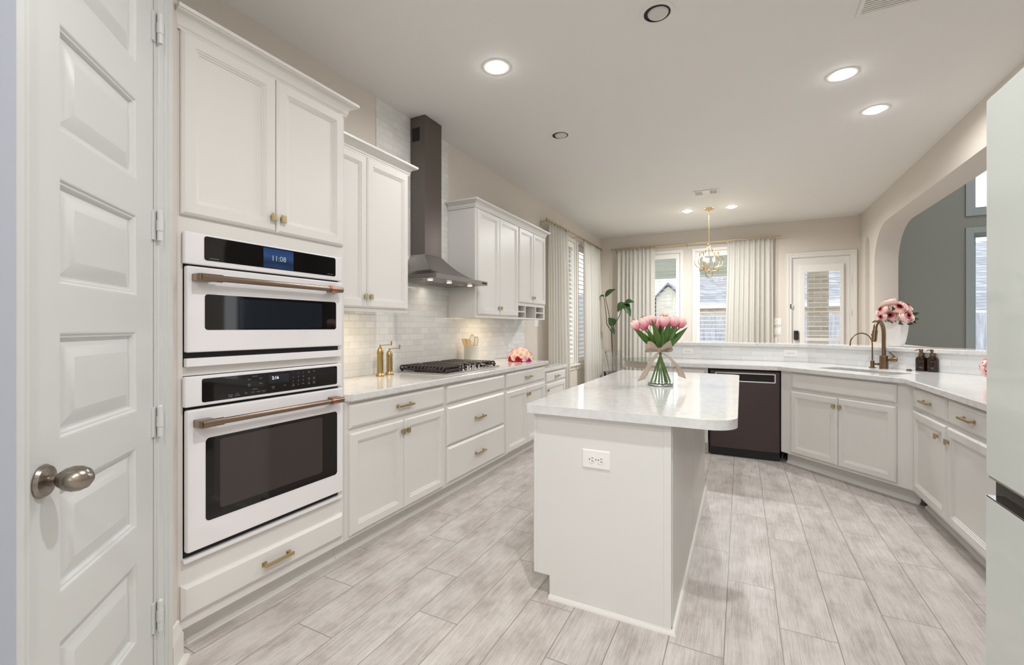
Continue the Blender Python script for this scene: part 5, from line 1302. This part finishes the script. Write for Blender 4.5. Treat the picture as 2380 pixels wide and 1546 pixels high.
# ================================================================== BEYOND THE WINDOWS
STRUCT('ground', box(BM(), -60, 9.16, -0.35, 60, 90, -0.15), 'lawn')
STRUCT('ground', box(BM(), -60, -3, -0.35, -2.72, 9.16, -0.15), 'lawn')
STRUCT('patio', box(BM(), -2.7, 9.16, -0.15, 4.5, 12.2, -0.05), 'patio_concrete')
pc = T('patio_cover', 'pale grey-green patio cover beyond the back windows', 'patio cover', (0, 10.4, 2.5), 0)
P('roof', box(BM(), -3.0, 9.16, 2.68, 1.6, 12.1, 2.80), 'soffit_green', pc, world=True)
P('beam', box(BM(), -3.0, 11.9, 2.52, 1.6, 12.1, 2.68), 'soffit_green', pc, world=True)
ONE('brick_pillar', box(BM(), 1.175, 10.5, -0.05, 1.49, 10.81, 2.675), 'brick_tan', 'tan brick patio pillar seen through the back door glass', 'pillar', origin=(1.33, 10.65, -0.05))
def fence(label, p0, p1, h):
    p0, p1 = Vector(p0), Vector(p1); d = (p1-p0); L = d.length; d.normalize(); t = T('board_fence', label, 'fence', tuple(p0), 0)
    bm = BM(); n = int(L/0.145); nn = Vector((-d.y, d.x, 0))
    for i in range(n):
        a = p0+d*(i*0.145); b_ = p0+d*(i*0.145+0.138); hh = h+random.uniform(-0.015, 0.015)
        q2 = [a, b_, b_+nn*0.02, a+nn*0.02]; prism(bm, [(p.x, p.y) for p in q2], -0.15, hh)
    P('boards', bm, 'fence_wood', t, world=True)
    bm = BM()
    for z in (0.25, 1.4): prism(bm, [((p0+nn*0.02).x, (p0+nn*0.02).y), ((p1+nn*0.02).x, (p1+nn*0.02).y), ((p1+nn*0.06).x, (p1+nn*0.06).y), ((p0+nn*0.06).x, (p0+nn*0.06).y)], z, z+0.09)
    P('rails', bm, 'fence_wood', t, world=True)
fence('weathered grey board fence across the back yard', (-6.5, 20.0, 0), (18, 20.0, 0), 1.75)
fence('weathered board fence along the side yard left of the house', (-5.2, 2, 0), (-5.2, 20, 0), 1.75)
def house(label, x0, x1, y0, y1, eave, ridge, wallm, roofm, gable=False, cat='house'):
    t = T('neighbour_house', label, cat, ((x0+x1)/2, (y0+y1)/2, -0.15), 0)
    ov = 0.4
    if gable:
        P('wall', prism(BM(), [(x0, -0.15), (x1, -0.15), (x1, eave), ((x0+x1)/2, ridge-0.15), (x0, eave)], y0, y1, XZ), wallm, t, world=True)
        s = (ridge-eave)/((x1-x0)/2); xm = (x0+x1)/2; bm = BM()
        for sg in (-1, 1):
            xe = xm+sg*((x1-x0)/2+ov); ze = ridge-s*abs(xe-xm)
            prism(bm, [(xm, ridge), (xe, ze), (xe, ze+0.16), (xm, ridge+0.18)], y0-ov, y1+ov, XZ)
        P('roof', bm, roofm, t, world=True)
        P('window', prism(BM(), R4(xm-0.32, eave-0.9, xm+0.32, eave+0.35), y0-0.06, y0-0.01, XZ, [R4(xm-0.25, eave-0.83, xm+0.25, eave+0.28)]), 'trim_white', t, world=True)
    else:
        P('wall', box(BM(), x0, y0, -0.15, x1, y1, eave), wallm, t, world=True)
        ym = (y0+y1)/2; bm = BM(); s = (ridge-eave)/(ym-y0)
        for sg in (-1, 1):
            ye = ym+sg*((y1-y0)/2+ov); ze = ridge-s*abs(ye-ym)
            prism(bm, [(ym, ridge), (ye, ze), (ye, ze+0.14), (ym, ridge+0.16)], x0-ov, x1+ov, lambda a, b, h: (h, a, b))
        P('roof', bm, roofm, t, world=True)
        P('fascia', box(BM(), x0-ov, y0-ov-0.03, eave-0.28, x1+ov, y0-ov+0.02, eave-0.02), 'trim_white', t, world=True)
    return t
house('grey shingled neighbour house behind the fence in the right back window', -2.0, 6.0, 26.0, 38.0, 2.55, 6.8, 'brick_tan', 'shingle_gray')
house('cream gabled neighbour house far off in the left back window', -7.1, -4.9, 44.0, 54.0, 4.1, 5.3, 'house_cream', 'shingle_blue', True)
house('low blue-grey roofed house left of the cream gable', -16.5, -7.9, 40.0, 50.0, 1.9, 4.5, 'house_stucco', 'shingle_blue')
house('grey roofed house behind the fence, seen through the great room window', 8.0, 17.5, 24.0, 36.0, 1.95, 5.3, 'house_stucco', 'shingle_gray')
house('pale neighbour house beside the left-wall windows', -22.0, -9.5, 2.0, 24.0, 3.0, 6.4, 'house_stucco', 'shingle_gray')
